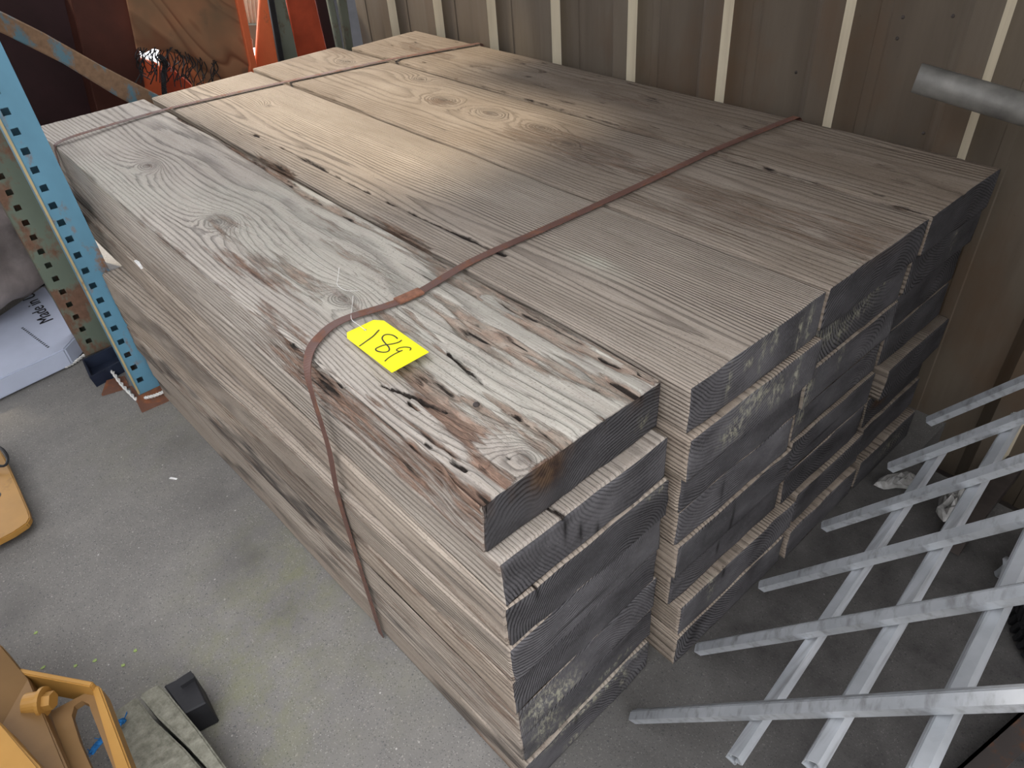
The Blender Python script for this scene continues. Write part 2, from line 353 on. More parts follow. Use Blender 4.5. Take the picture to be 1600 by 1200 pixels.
M = dict(pipe=mat_plain('aged_pipe_zinc', (0.17, 0.165, 0.15), 0.5, 0.3, 0.35, 22),
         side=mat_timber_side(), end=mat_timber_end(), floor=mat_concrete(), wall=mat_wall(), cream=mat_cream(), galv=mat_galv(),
         ply=mat_plywood(), tarp=mat_fabric(), film=mat_film(),
         strap=mat_painted('rusty_strap_steel', (0.135, 0.07, 0.055), 0.4, (0.17, 0.08, 0.052), 0.55, 30),
         rust=mat_painted('rusted_steel', (0.15, 0.07, 0.045), 0.5, (0.22, 0.085, 0.04), 0.7, 16),
         seal=mat_plain('orange_rust', (0.25, 0.115, 0.07), 0.8, 0, 0.4, 90),
         yellow=mat_plain('yellow_card', (0.92, 0.84, 0.0), 0.55, 0, 0.03, 10, 0.02),
         ink=mat_plain('black_ink', (0.012, 0.012, 0.014), 0.5, 0, 0.1),
         wire=mat_plain('bright_wire', (0.75, 0.74, 0.7), 0.35, 0.2, 0.1),
         blue=mat_painted('blue_rack_paint', (0.115, 0.27, 0.37), 0.3, (0.2, 0.11, 0.06), 0.5, 9),
         green=mat_painted('worn_green_rack_paint', (0.13, 0.16, 0.12), 0.55, (0.15, 0.085, 0.055), 0.6, 10),
         brace=mat_painted('flaking_brace_paint', (0.13, 0.25, 0.31), 0.75, (0.24, 0.15, 0.09), 0.6, 12),
         maroon=mat_plain('maroon_paint', (0.03, 0.011, 0.012), 0.6, 0, 0.3, 8),
         redbrown=mat_plain('red_brown_paint', (0.062, 0.018, 0.011), 0.6, 0, 0.3, 8),
         orange=mat_painted('orange_rack_paint', (0.72, 0.16, 0.06), 0.12, (0.2, 0.1, 0.06), 0.5, 12),
         black=mat_plain('black_rubber', (0.016, 0.016, 0.018), 0.6, 0, 0.3, 30),
         greygreen=mat_painted('grey_green_paint', (0.17, 0.19, 0.15), 0.35, (0.12, 0.08, 0.05), 0.6, 12),
         paper=mat_plain('white_bag_paper', (0.42, 0.46, 0.56), 0.65, 0, 0.07, 7, 0.25),
         navy=mat_plain('dark_blue_plastic', (0.016, 0.022, 0.04), 0.45, 0, 0.3),
         mach=mat_painted('machine_yellow', (0.36, 0.19, 0.045), 0.1, (0.22, 0.14, 0.07), 0.45, 7),
         machtan=mat_painted('dusty_machine_yellow', (0.21, 0.12, 0.047), 0.08, (0.22, 0.14, 0.07), 0.55, 7),
         rope=mat_plain('blue_rope', (0.02, 0.16, 0.42), 0.8, 0, 0.4, 120, 0.5),
         tin=mat_plain('pale_corrugated_sheet', (0.62, 0.6, 0.5), 0.5, 0, 0.1),
         iron=mat_plain('dark_iron', (0.06, 0.05, 0.045), 0.6, 0.2, 0.4, 14))

# ------------------------------------------------------------------ setting
S = 'structure'
bm = bmesh.new()
fx, fy = 2.40 * U, 0.585 * U
add_prism(bm, [(-6, -5, 0), (fx, -5, 0), (fx, fy, 0), (2.74 * U, fy, 0), (2.74 * U, 8, 0), (-6, 8, 0)], (0, 0, -0.16))
floor = bm_obj('floor', bm, M['floor'], origin=(0, 0, 0)); floor['kind'] = S
bm = bmesh.new(); add_box(bm, (fx, -5, -0.30), (2.74 * U, fy, -0.161))
trn = bm_obj('floor_edge', bm, M['iron'], origin=(0, 0, 0)); trn['kind'] = S

wall = bpy.data.objects.new('wall_right', None); C.objects.link(wall); wall['kind'] = S
wall.location = (2.70 * U, 0, 0)
def wall_panel(y0, ribs):
    bm = bmesh.new(); X = 2.70
    prof = []
    yy = y0
    for k in range(ribs):
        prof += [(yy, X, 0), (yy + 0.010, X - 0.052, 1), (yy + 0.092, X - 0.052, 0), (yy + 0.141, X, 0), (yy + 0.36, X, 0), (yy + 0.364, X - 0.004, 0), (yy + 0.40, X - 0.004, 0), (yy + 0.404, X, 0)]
        yy += 0.494
    prof.append((yy + 0.004, X + 0.002, 0))
    zs = (-0.30, 4.2)
    cols = [[bm.verts.new((x * U, y * U, z)) for z in zs] for y, x, f in prof]
    for a, b, p in zip(cols, cols[1:], prof[1:]):
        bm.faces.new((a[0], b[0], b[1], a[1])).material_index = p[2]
    bm.normal_update(); bmesh.ops.solidify(bm, geom=bm.faces[:], thickness=0.0012)
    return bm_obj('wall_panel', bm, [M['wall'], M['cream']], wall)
y = 0.837 - 0.494 * 6
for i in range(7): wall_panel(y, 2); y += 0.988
for px, py in ((1411, 27), (1402, 60), (1291, 37), (1276, 116), (1489, 25), (1527, 94), (1516, 105), (1443, 208), (1244, 113)):
    p = atx(px, py, 2.699)
    bm = bmesh.new(); bmesh.ops.create_uvsphere(bm, u_segments=8, v_segments=5, radius=0.0045)
    for v in bm.verts: v.co = Vector((v.co.x * 0.6, v.co.y, v.co.z)) + p
    bm_obj('screw', bm, M['iron'], wall, True)

# unseen roof over the wall side, added and cut open to shape the light
bm = bmesh.new(); add_box(bm, (0.40, -3.6, 2.25), (1.95, 1.15, 2.30)); add_box(bm, (0.12, 1.15, 2.25), (1.95, 2.75, 2.30)); add_box(bm, (0.94, 2.75, 2.25), (1.95, 3.40, 2.30))
bm3 = bmesh.new(); add_box(bm3, (-2.3, 1.45, 2.35), (0.19, 4.7, 2.39))  # unseen cover added to keep sun off the left floor
aw = bm_obj('roof_light_block', bm3, M['iron'], origin=(0, 0, 2.35)); aw['kind'] = S
bm2 = bmesh.new(); add_box(bm2, (0.75, -1.75, 0), (1.95, -1.70, 2.25))  # unseen wall added to block sky light from behind the camera
wf = bm_obj('sky_block_front', bm2, M['wall'], origin=(0.75, -1.72, 0)); wf['kind'] = S
bm4 = bmesh.new(); add_box(bm4, (-3.1, -4.5, 0), (-3.0, 5.0, 2.6))  # unseen wall added to darken the stack's left faces
wl = bm_obj('sky_block_left', bm4, M['wall'], origin=(-3.05, 0, 0)); wl['kind'] = S
rf = bm_obj('roof_light_block', bm, M['iron'], origin=(0, 0, 2.25)); rf['kind'] = S

# ------------------------------------------------------------------ timber planks
def mesh_np(name, verts, quads, mats, mat_idx=None):
    me = bpy.data.meshes.new(name)
    me.vertices.add(len(verts)); me.vertices.foreach_set('co', verts.astype(np.float32).ravel())
    nq = len(quads)
    me.loops.add(nq * 4); me.loops.foreach_set('vertex_index', quads.astype(np.int32).ravel())
    me.polygons.add(nq); me.polygons.foreach_set('loop_start', np.arange(0, nq * 4, 4, dtype=np.int32))
    for m in mats: me.materials.append(m)
    if mat_idx is not None: me.polygons.foreach_set('material_index', mat_idx.astype(np.int32))
    me.polygons.foreach_set('use_smooth', np.ones(nq, dtype=bool))
    me.update(calc_edges=True); return me
def axis(L, c, step, dense=None, dstep=None):
    if dense is None: pts = list(np.linspace(c, L - c, max(2, int(round((L - 2 * c) / step)) + 1)))
    else:
        pts = list(np.linspace(c, dense, max(2, int(round(dense / dstep))))) + list(np.linspace(dense, L - c, max(2, int((L - dense) / step) + 1)))[1:]
    return np.array([0.0] + pts + [L])
ROW = ('top', 'second from the top', 'third from the top', 'fourth from the top', 'fifth from the top', 'sixth from the top', 'seventh from the top', 'bottom')
def plank(x0, x1, y0, y1, z0, z1, label, seed, res=(0.012, 0.02, 0.008), dense=None, dstep=0.005, yaw=0.0, yaw_end=0, pith=(0.2, -0.1), spacing=0.0062,
          knots=(), top=None, tone=1.0, warm=0.0, endtone=1.0, dust=0.0, endpale=(), enddark=(), endbrown=(), side_dark=0.0, edge=0.003):
    W, L, T = (x1 - x0) * U, (y1 - y0) * U, (z1 - z0) * U
    X, Y, Z = axis(W, edge, res[0]), axis(L, edge, res[1], dense, dstep), axis(T, edge, res[2])
    nx, ny, nz = len(X) - 1, len(Y) - 1, len(Z) - 1
    def idx(i, j, k): return (i * (ny + 1) + j) * (nz + 1) + k
    Q, MI = [], []
    def face(a, b, c, d, mi): Q.append(np.stack([a.ravel(), b.ravel(), c.ravel(), d.ravel()], 1)); MI.append(np.full(a.size, mi))
    I, J = np.meshgrid(np.arange(nx), np.arange(ny), indexing='ij'); k = nz
    face(idx(I, J, k), idx(I + 1, J, k), idx(I + 1, J + 1, k), idx(I, J + 1, k), 0)
    J, K = np.meshgrid(np.arange(ny), np.arange(nz), indexing='ij')
    face(idx(0, J + 1, K), idx(0, J, K), idx(0, J, K + 1), idx(0, J + 1, K + 1), 0)
    face(idx(nx, J, K), idx(nx, J + 1, K), idx(nx, J + 1, K + 1), idx(nx, J, K + 1), 0)
    I, K = np.meshgrid(np.arange(nx), np.arange(nz), indexing='ij')
    face(idx(I, 0, K), idx(I + 1, 0, K), idx(I + 1, 0, K + 1), idx(I, 0, K + 1), 1)
    face(idx(I + 1, ny, K), idx(I, ny, K), idx(I, ny, K + 1), idx(I + 1, ny, K + 1), 1)
    face(*[np.array([idx(*q)]) for q in ((0, 0, 0), (0, ny, 0), (nx, ny, 0), (nx, 0, 0))], 0)
    Q = np.concatenate(Q); MI = np.concatenate(MI)
    ids, inv = np.unique(Q, return_inverse=True); Q = inv.reshape(-1, 4)
    ii, jj, kk = ids // ((ny + 1) * (nz + 1)), (ids // (nz + 1)) % (ny + 1), ids % (nz + 1)
    u, v, t = X[ii], Y[jj], Z[kk]
    s = seed * 31
    # growth-ring field: distance from the pith, wandering along the grain, lifted into bull's-eyes at the knots
    r = np.sqrt((u - pith[0]) ** 2 + (t - pith[1]) ** 2)
    ring = r / spacing + 1.6 * fbm(u * 7, v * 0.9, t * 7, s, 3) + 0.5 * vn(u * 30, v * 4, t * 30, s + 5)
    brown = np.zeros_like(u); dark = np.zeros_like(u); pale = np.zeros_like(u); ero = np.zeros_like(u); soft = np.zeros_like(u)
    for kx, ky, a, b, A in knots:
        wv = 0.25 * vn(u * 40, v * 40, t * 0, s + 9)
        q = ((u - kx) / a) ** 2 + ((v - ky) / b) ** 2
        ring = ring + A * np.exp(-q * (1 + wv)) + 2.2 * np.exp(-q / 7)
        core = np.exp(-q * 5)
        soft = np.maximum(soft, 0.6 * core + 0.3 * np.exp(-((np.sqrt(q) - 0.85) / 0.12) ** 2)); brown = np.maximum(brown, 0.3 * np.exp(-q * 2.2))
        ero = ero - 0.0015 * np.exp(-q * 1.5)
    istop, isend = kk == nz, (jj == 0) | (jj == ny)
    if top is not None:
        e, br, dk, pl = top(u, v, s); inn = (jj > 1) * 1.0; pl = pl * inn; br = br * (0.4 + 0.6 * inn)
        zz = sstep(T - 0.045, T, t)
        ero = ero + e; brown = np.maximum(brown, br * zz); dark = np.maximum(dark, dk * sstep(T - 0.02, T, t)); pale = np.maximum(pale, pl * zz)
    if side_dark > 0:
        d = vn(u * 0 + 3, v * 4.2 + t * 9, t * 12 + v * 3, s + 40) * 0.8 + vn(u * 0, v * 14 + t * 20, t * 50, s + 41) * 0.35
        sd = sstep(0.12, 0.6, d) * (ii == 0) * side_dark
        soft = np.maximum(soft, sd); brown = np.maximum(brown, (ii == 0) * 0.28 * sstep(0.1, 0.7, vn(v * 1.7, t * 24, u * 0, s + 44) + 0.3 * vn(v * 9, t * 50, u * 0, s + 45)))
    # end-face marks: (x, z, radius x, radius z)
    fr = (jj <= 1)
    for ex, ez, ra, rb in endpale: pale = np.maximum(pale, fr * np.exp(-((u - ex) / ra) ** 2 - ((t - ez) / rb) ** 2) * 1.3)
    for ex, ez, ra, rb in enddark: dark = np.maximum(dark, fr * np.exp(-((u - ex) / ra) ** 2 - ((t - ez) / rb) ** 2))
    for ex, ez, ra, rb in endbrown: brown = np.maximum(brown, fr * np.clip(1.6 * np.exp(-((u - ex) / ra) ** 2 - ((t - ez) / rb) ** 2), 0, 1))
    pu, pv, pt = u.copy(), v.copy(), t.copy()
    # worn arrises
    cw = edge * (0.55 + 0.45 * vn(u * 25, v * 9, t * 25, s + 3))
    nb = ((ii == 0) | (ii == nx)).astype(int) + isend.astype(int) + ((kk == 0) | (kk == nz)).astype(int)
    m = nb >= 2
    pu = np.where(m & (ii == 0), pu + cw, np.where(m & (ii == nx), pu - cw, pu))
    pv = np.where(m & (jj == 0), pv + cw, np.where(m & (jj == ny), pv - cw, pv))
    pt = np.where(m & (kk == 0), pt + cw, np.where(m & (kk == nz), pt - cw, pt))
    # slightly wavy faces
    pt = pt + istop * (0.0008 * vn(u * 5, v * 2.2, 0 * u, s + 1) - 0.0008) - istop * ero
    pu = pu + (ii == 0) * (0.0016 * vn(v * 3, t * 9, 0 * u, s + 2) + 0.0007 * vn(v * 15, t * 90, 0 * u, s + 4))
    if top is top_a:
        ch = sstep(0.85, 0.5, v) * (0.35 + 0.65 * sstep(-0.4, 0.6, vn(v * 7, u * 0, u * 0, s + 50))) * sstep(0.10, 0.0, u)
        lam = vn(t * 130, v * 12, u * 0, s + 51) * 0.5 + vn(t * 60, v * 5, u * 0, s + 52) * 0.5
        pu = pu + (ii <= 2) * ch * (0.016 * (t / T) + 0.005 * lam)
        pt = pt - istop * ch * 0.006 * sstep(0.03, 0, u)
        m_ = (ii == 0) * sstep(0.95, 0.45, v)
        brown = np.maximum(brown, m_ * (0.45 + 0.35 * lam)); dark = np.maximum(dark, m_ * sstep(0.35, 0.7, lam) * 0.6)
    pv = pv + (jj == 0) * (0.0016 * vn(u * 18, t * 18, 0 * u, s + 6))
    V = np.stack([pu, pv, pt], 1)
    me = mesh_np('timber_plank', V, Q, [M['side'], M['end']], MI)
    me.attributes.new('ring', 'FLOAT', 'POINT').data.foreach_set('value', ring.astype(np.float32))
    col = np.stack([np.clip(brown, 0, 1), np.clip(dark, 0, 1), np.clip(pale, 0, 1), np.clip(soft, 0, 1)], 1).astype(np.float32)
    me.attributes.new('wear', 'FLOAT_COLOR', 'POINT').data.foreach_set('color', col.ravel())
    o = link('timber_plank', me)
    o.location = m3(x0, y0, z0); o.rotation_euler = (0, 0, yaw)
    o['seed'] = float(seed) * 1.37; o['tone'] = tone; o['warm'] = warm; o['dust'] = dust; o['endtone'] = endtone
    tag(o, label, 'plank', 'banded timber stack')
    return o

def pseg(u, v, pts, wv):
    """distance of (u, v) from a polyline, metres"""
    d = np.full_like(u, 9.0)
    for (a, b), (c, e) in zip(pts, pts[1:]):
        tx, ty = c - a, e - b; l2 = tx * tx + ty * ty
        q = np.clip(((u - a) * tx + (v - b) * ty) / l2, 0, 1)
        d = np.minimum(d, np.hypot(u - a - q * tx, (v - b - q * ty)))
    return d
def loc(px, py, x0, y0):                      # photograph pixel on the stack's top -> plank-local (u, v)
    p = at(px, py, -1.0); return (p.x - x0 * U, p.y - y0 * U)
def blob(u, v, c, a, b): return np.exp(-((u - c[0]) / a) ** 2 - ((v - c[1]) / b) ** 2)

def top_a(u, v, s):                           # heavily decayed plank over the front left corner
    x0, y0 = 0.490, 0.755
    L_ = lambda px, py: loc(px, py, x0, y0)
    uw = u + 0.004 * vn(u * 12, v * 5, 0 * u, s + 30) + 0.0015 * vn(u * 40, v * 22, 0 * u, s + 32)
    fib = vn(uw * 85, v * 7.0, 0 * u, s + 11); fib2 = vn(uw * 170, v * 18, 0 * u, s + 12); fib3 = vn(uw * 38, v * 4.5, 0 * u, s + 13)
    zone = np.clip(blob(u, v, L_(640, 640), 0.085, 0.16) + 0.9 * blob(u, v, L_(700, 740), 0.07, 0.12) + 0.75 * blob(u, v, L_(560, 610), 0.05, 0.1) + 0.6 * blob(u, v, L_(860, 590), 0.1, 0.17)
                   + 0.8 * blob(u, v, L_(800, 510), 0.05, 0.25) + 0.95 * blob(u, v, L_(455, 548), 0.035, 0.07) + 0.6 * blob(u, v, L_(350, 350), 0.05, 0.08)
                   + 0.45 * blob(u, v, L_(430, 420), 0.03, 0.12) + 0.55 * blob(u, v, L_(660, 520), 0.02, 0.08) + 0.36 * sstep(0.62, 0.2, v) + 0.22 * sstep(1.4, 0.7, v), 0, 1)
    pit = sstep(0.1, 0.55, fib * 0.6 + fib2 * 0.35 + fib3 * 0.5) * zone
    big = sstep(0.12, 0.5, vn(uw * 30, v * 6.5, 0 * u, s + 15) * 0.75 + 0.45 * fib + 0.15 * fib2) * zone
    seam = pseg(u, v, [L_(285, 182), L_(345, 212), L_(392, 245), L_(440, 272), L_(482, 303), L_(560, 343), L_(645, 384), L_(700, 415)], 0)
    sw = 0.010 * (0.5 + 0.5 * vn(v * 9, u * 0, u * 0, s + 16)) + 0.004
    sm = np.exp(-(seam / sw) ** 2)
    lft = np.exp(-(u / 0.010) ** 2) * sstep(-0.2, 0.5, vn(v * 6, u * 0, u * 0, s + 17))
    hole = blob(u, v, L_(452, 545), 0.022, 0.03) * sstep(-0.3, 0.4, fib2)
    ero = 0.0045 * pit + 0.0075 * big + 0.010 * sm + 0.006 * lft + 0.016 * hole + 0.0006 * (1 - fib) * (1 + zone)
    dark = np.clip(0.5 * sstep(0.5, 0.95, pit) * sstep(0.3, 0.7, fib2) + 0.6 * sstep(0.8, 1, big) * sstep(0.25, 0.7, fib) * sstep(0, 0.6, fib2) + 0.55 * sm * sstep(0.0, 0.6, fib2) + 0.5 * hole, 0, 1)
    for a, b in (((640, 625), (655, 640)), ((668, 690), (730, 735)), ((760, 690), (800, 715)), ((515, 590), (540, 600)), ((600, 600), (700, 640)), ((690, 540), (760, 600)), ((790, 640), (830, 660)), ((1000, 580), (1022, 590)), ((940, 555), (1005, 588))):
        d = pseg(u, v, [L_(*a), L_(*b)], 0) + 0.003 * vn(v * 60, u * 90, 0 * u, s + 31); k = np.exp(-(d / 0.0026) ** 2) * sstep(-0.5, 0.2, vn(v * 35, u * 60, 0 * u, s + 33)); dark = np.maximum(dark, k); ero = ero + 0.008 * k
    brown = np.clip(0.85 * big + 0.6 * pit + 0.7 * sm + 0.8 * hole + 0.35 * zone * sstep(0, 0.5, fib3) + 0.3 * lft, 0, 1)
    return ero, brown, dark, np.clip(0.35 * sstep(0.1, 0.6, vn(u * 6, v * 2, 0 * u, s + 18)), 0, 1)
def top_b(u, v, s):
    x0, y0 = 1.030, 0.697
    L_ = lambda px, py: loc(px, py, x0, y0)
    c1 = pseg(u, v, [L_(392, 207), L_(470, 245), L_(560, 292), L_(640, 330), L_(700, 358), L_(790, 398)], 0) + 0.003 * vn(v * 30, u * 30, 0 * u, s + 2)
    k = np.exp(-(c1 / 0.0035) ** 2)
    sl = np.exp(-(u / 0.013) ** 2) * sstep(0.0, 0.5, vn(v * 7, u * 0, u * 0, s + 3)) * sstep(0.45, 0.8, v)
    c2 = pseg(u, v, [L_(800, 420), L_(850, 432), L_(930, 475)], 0); k2 = np.exp(-(c2 / 0.004) ** 2) * 0.5
    st = 0.6 * sstep(0.45, 0.9, vn(u * 9, v * 3.2, 0 * u, s + 8) + 0.4 * vn(u * 30, v * 5, 0 * u, s + 9))
    hole = blob(u, v, L_(330, 222), 0.02, 0.05) + blob(u, v, L_(372, 210), 0.012, 0.02) + 0.8 * blob(u, v, L_(438, 262), 0.018, 0.03)
    hole = np.clip(hole, 0, 1) * sstep(-0.4, 0.3, vn(u * 60, v * 12, 0 * u, s + 10))
    return 0.007 * k + 0.012 * sl + 0.003 * k2 + 0.012 * hole, np.clip(0.7 * sl + 0.3 * k + 0.2 * st + 0.8 * hole, 0, 1), np.clip(0.75 * k + 0.45 * sl + 0.45 * k2 + 0.5 * hole, 0, 1), blob(u, v, L_(935, 412), 0.025, 0.07) * 0.8
def top_c(u, v, s):
    x0, y0 = 1.605, 0.697
    L_ = lambda px, py: loc(px, py, x0, y0)
    st = sstep(0.25, 0.9, vn(u * 6, v * 2.2, 0 * u, s + 8) + 0.5 * vn(u * 22, v * 4, 0 * u, s + 9))
    k = blob(u, v, L_(690, 158), 0.035, 0.06) * 0.5
    y = blob(u, v, L_(1340, 407), 0.012, 0.012)
    sd = np.exp(-((u - 0.37) / 0.02) ** 2) * sstep(-0.2, 0.5, vn(v * 12, u * 20, u * 0, s + 3))
    return 0.004 * sd - 0.001 * y, np.clip(0.4 * st + k + 0.5 * y, 0, 1), np.clip(0.33 * sd, 0, 1), y * 0.4
def top_d(u, v, s):
    st = sstep(0.2, 0.9, vn(u * 7, v * 2.0, 0 * u, s + 8) + 0.5 * vn(u * 25, v * 5, 0 * u, s + 9))
    sp = sstep(0.62, 0.8, vn(u * 45, v * 16, 0 * u, s + 19))
    sd = np.exp(-(u / 0.012) ** 2) * sstep(-0.3, 0.4, vn(v * 12, u * 20, u * 0, s + 3))
    return 0.002 * sp + 0.004 * sd, np.clip(0.45 * st + 0.3 * sp, 0, 1), np.clip(0.3 * sp + 0.34 * sd, 0, 1), 0 * u

def kn(px, py, x0, y0, a, b, A): u_, v_ = loc(px, py, x0, y0); return (u_, v_, a, b, A)
Zt = lambda r: -1.0 - 0.1375 * r
rnd = random.Random(3)
# --- top layer
plank_a = plank(0.490, 1.010, 0.760, 4.056, Zt(1), Zt(0), 'heavily decayed pale grey plank, top left of the stack, with splintered front corner', 1,
      res=(0.0032, 0.0062, 0.006), dense=0.75, dstep=0.0042, pith=(0.30, -0.22), spacing=0.0068, top=top_a, endtone=0.42, tone=1.06,
      knots=[kn(235, 258, 0.49, 0.755, 0.022, 0.04, 5), kn(345, 345, 0.49, 0.755, 0.032, 0.05, 6), kn(540, 465, 0.49, 0.755, 0.021, 0.034, 6), kn(825, 715, 0.49, 0.755, 0.035, 0.04, 6), kn(450, 555, 0.49, 0.755, 0.02, 0.04, 4)],
      endbrown=[(0.118, 0.075, 0.03, 0.028)], endpale=[(0.315, 0.035, 0.012, 0.014)], yaw=0.004)
plank(1.030, 1.572, 0.697, 4.04, Zt(1), Zt(0), 'light grey plank with a long fine crack, second from the left on top', 2,
      res=(0.0042, 0.008, 0.007), pith=(0.12, 0.16), spacing=0.0060, top=top_b, endtone=0.75, tone=0.95, warm=0.2, dust=0.25,
      knots=[kn(420, 165, 1.03, 0.697, 0.012, 0.02, 3)], endpale=[(0.19, 0.05, 0.007, 0.03), (0.22, 0.07, 0.01, 0.02), (0.30, 0.04, 0.007, 0.03), (0.33, 0.045, 0.008, 0.035), (0.10, 0.05, 0.005, 0.03), (0.15, 0.06, 0.012, 0.01)], yaw=0.0)
plank(1.590, 2.115, 0.697, 4.09, Zt(1), Zt(0), 'brown grey plank with swirled knots, third from the left on top', 3,
      res=(0.005, 0.008, 0.007), pith=(0.2, -0.16), spacing=0.0066, top=top_c, endtone=0.5, tone=0.95, warm=0.15, dust=0.72,
      knots=[kn(690, 157, 1.59, 0.697, 0.032, 0.05, 6), kn(655, 125, 1.59, 0.697, 0.02, 0.04, 4), kn(765, 178, 1.59, 0.697, 0.035, 0.07, -5), kn(842, 200, 1.59, 0.697, 0.02, 0.04, 4), kn(885, 225, 1.59, 0.697, 0.03, 0.05, -4), kn(540, 97, 1.59, 0.697, 0.024, 0.05, 5)], yaw=-0.004)
plank(2.135, 2.585, 0.693, 3.99, Zt(1), Zt(0), 'dark brown plank along the metal wall on top of the stack', 4,
      res=(0.006, 0.010, 0.008), pith=(0.15, -0.2), spacing=0.006, top=top_d, endtone=0.45, tone=0.85, warm=0.2, dust=0.85, yaw=-0.010)
# --- column under the front left plank
c1 = [(0.492, 1.006, 0.720), (0.483, 1.016, 0.711), (0.478, 1.012, 0.706), (0.478, 1.008, 0.711), (0.482, 1.022, 0.711), (0.482, 1.012, 0.712), (0.482, 0.996, 0.703)]
piths = [(0.28, 0.16), (0.24, -0.03), (0.1, 0.2), (0.30, -0.08), (0.2, -0.06), (0.26, -0.12), (0.1, -0.1)]
yaws = [0.005, 0.011, 0.042, 0.040, 0.043, 0.041, 0.038]
words1 = ('pale ridged grey plank', 'long grey plank', 'grey plank with light upper edge', 'grey brown plank', 'ringed plank with pale resin crust', 'dark streaked plank', 'low grey plank with pale paint trail')
for r in range(7):
    x0, x1, y0 = c1[r]
    ep = {4: [(0.06, 0.05, 0.05, 0.03), (0.10, 0.03, 0.04, 0.03)], 5: [(0.06, 0.06, 0.03, 0.03), (0.1, 0.008, 0.06, 0.012), (0.24, 0.03, 0.05, 0.008)], 6: [(0.2, 0.085, 0.12, 0.007), (0.27, 0.05, 0.01, 0.03), (0.12, 0.02, 0.02, 0.01)], 1: [(0.33, 0.085, 0.03, 0.006)]}.get(r, [])
    plank(x0, x1, y0, (4.04 - 0.12 * rnd.random()) if r < 2 else 3.27 - 0.05 * rnd.random(), Zt(r + 2), Zt(r + 1), '%s, %s in front left column' % (words1[r], ROW[r + 1]), 10 + r,
          res=(0.0045, 0.013, 0.0045), dense=0.12, dstep=0.004, pith=piths[r], top=(lambda u, v, s, k=(0.118, 0.06, 0.2)[min(r, 2)], f=(1.0, 0.7, 0.0)[min(r, 2)]: (f * 0.004 * np.exp(-((u - k) / 0.003) ** 2) * (v < 0.25), 0 * u, f * np.exp(-((u - k - 0.004 * vn(v * 30, 0 * u, 0 * u, s)) / 0.0032) ** 2) * sstep(0.22, 0.1, v), 0 * u)),
          enddark={0: [(0.119, 0.07, 0.004, 0.03), (0.150, 0.035, 0.004, 0.02), (0.185, 0.01, 0.004, 0.016)], 1: [(0.06, 0.08, 0.004, 0.014)], 2: [(0.15, 0.03, 0.07, 0.003)], 6: [(0.13, 0.08, 0.004, 0.014)]}.get(r, []), spacing=0.0058 + 0.001 * rnd.random(), tone=(1.02, 0.95, 0.98, 0.95, 0.95, 0.9, 0.88)[r], warm=(0.1, 0.35, 0.3, 0.45, 0.3, 0.25, 0.35)[r],
          endtone=(0.68, 0.5, 0.75, 0.6, 0.85, 0.62, 0.7)[r], endpale=ep, side_dark=(0.15, 0.3, 0.5, 0.6, 1.0, 1.0, 0.9)[r], yaw=yaws[r], edge=0.006)
# --- the three inner columns, seen by their ends
c2 = [(1.024, 1.575, 0.678), (1.033, 1.575, 0.700), (1.040, 1.560, 0.701), (1.042, 1.58, 0.693), (1.046, 1.58, 0.706), (1.064, 1.66, 0.674), (1.052, 1.62, 0.668)]
c3 = [(1.600, 2.10, 0.708), (1.590, 2.10, 0.700), (1.590, 2.09, 0.712), (1.60, 2.09, 0.702), (1.60, 2.08, 0.70), (1.675, 2.10, 0.682), (1.64, 2.07, 0.660)]
c4 = [(2.118, 2.60, 0.703), (2.115, 2.57, 0.712), (2.11, 2.55, 0.708), (2.118, 2.56, 0.672), (2.11, 2.54, 0.700), (2.115, 2.54, 0.690), (2.10, 2.52, 0.660)]
names = ('second column', 'third column', 'column beside the wall')
look = (('ringed plank with white lichen spots', 'flush dark plank', 'cracked dark plank', 'split dark plank', 'short dark plank', 'protruding grey plank', 'lowest dark plank'),
        ('plank with a yellow lichen edge', 'brown stained plank', 'dark ringed plank', 'blue grey plank', 'dark ridged plank', 'dark plank with a yellow drip', 'low dark plank'),
        ('shaded plank with chalky marks', 'shaded brown plank', 'shaded grey plank', 'protruding shaded plank', 'shaded plank with an orange mark', 'shaded black plank', 'shaded mossy plank'))
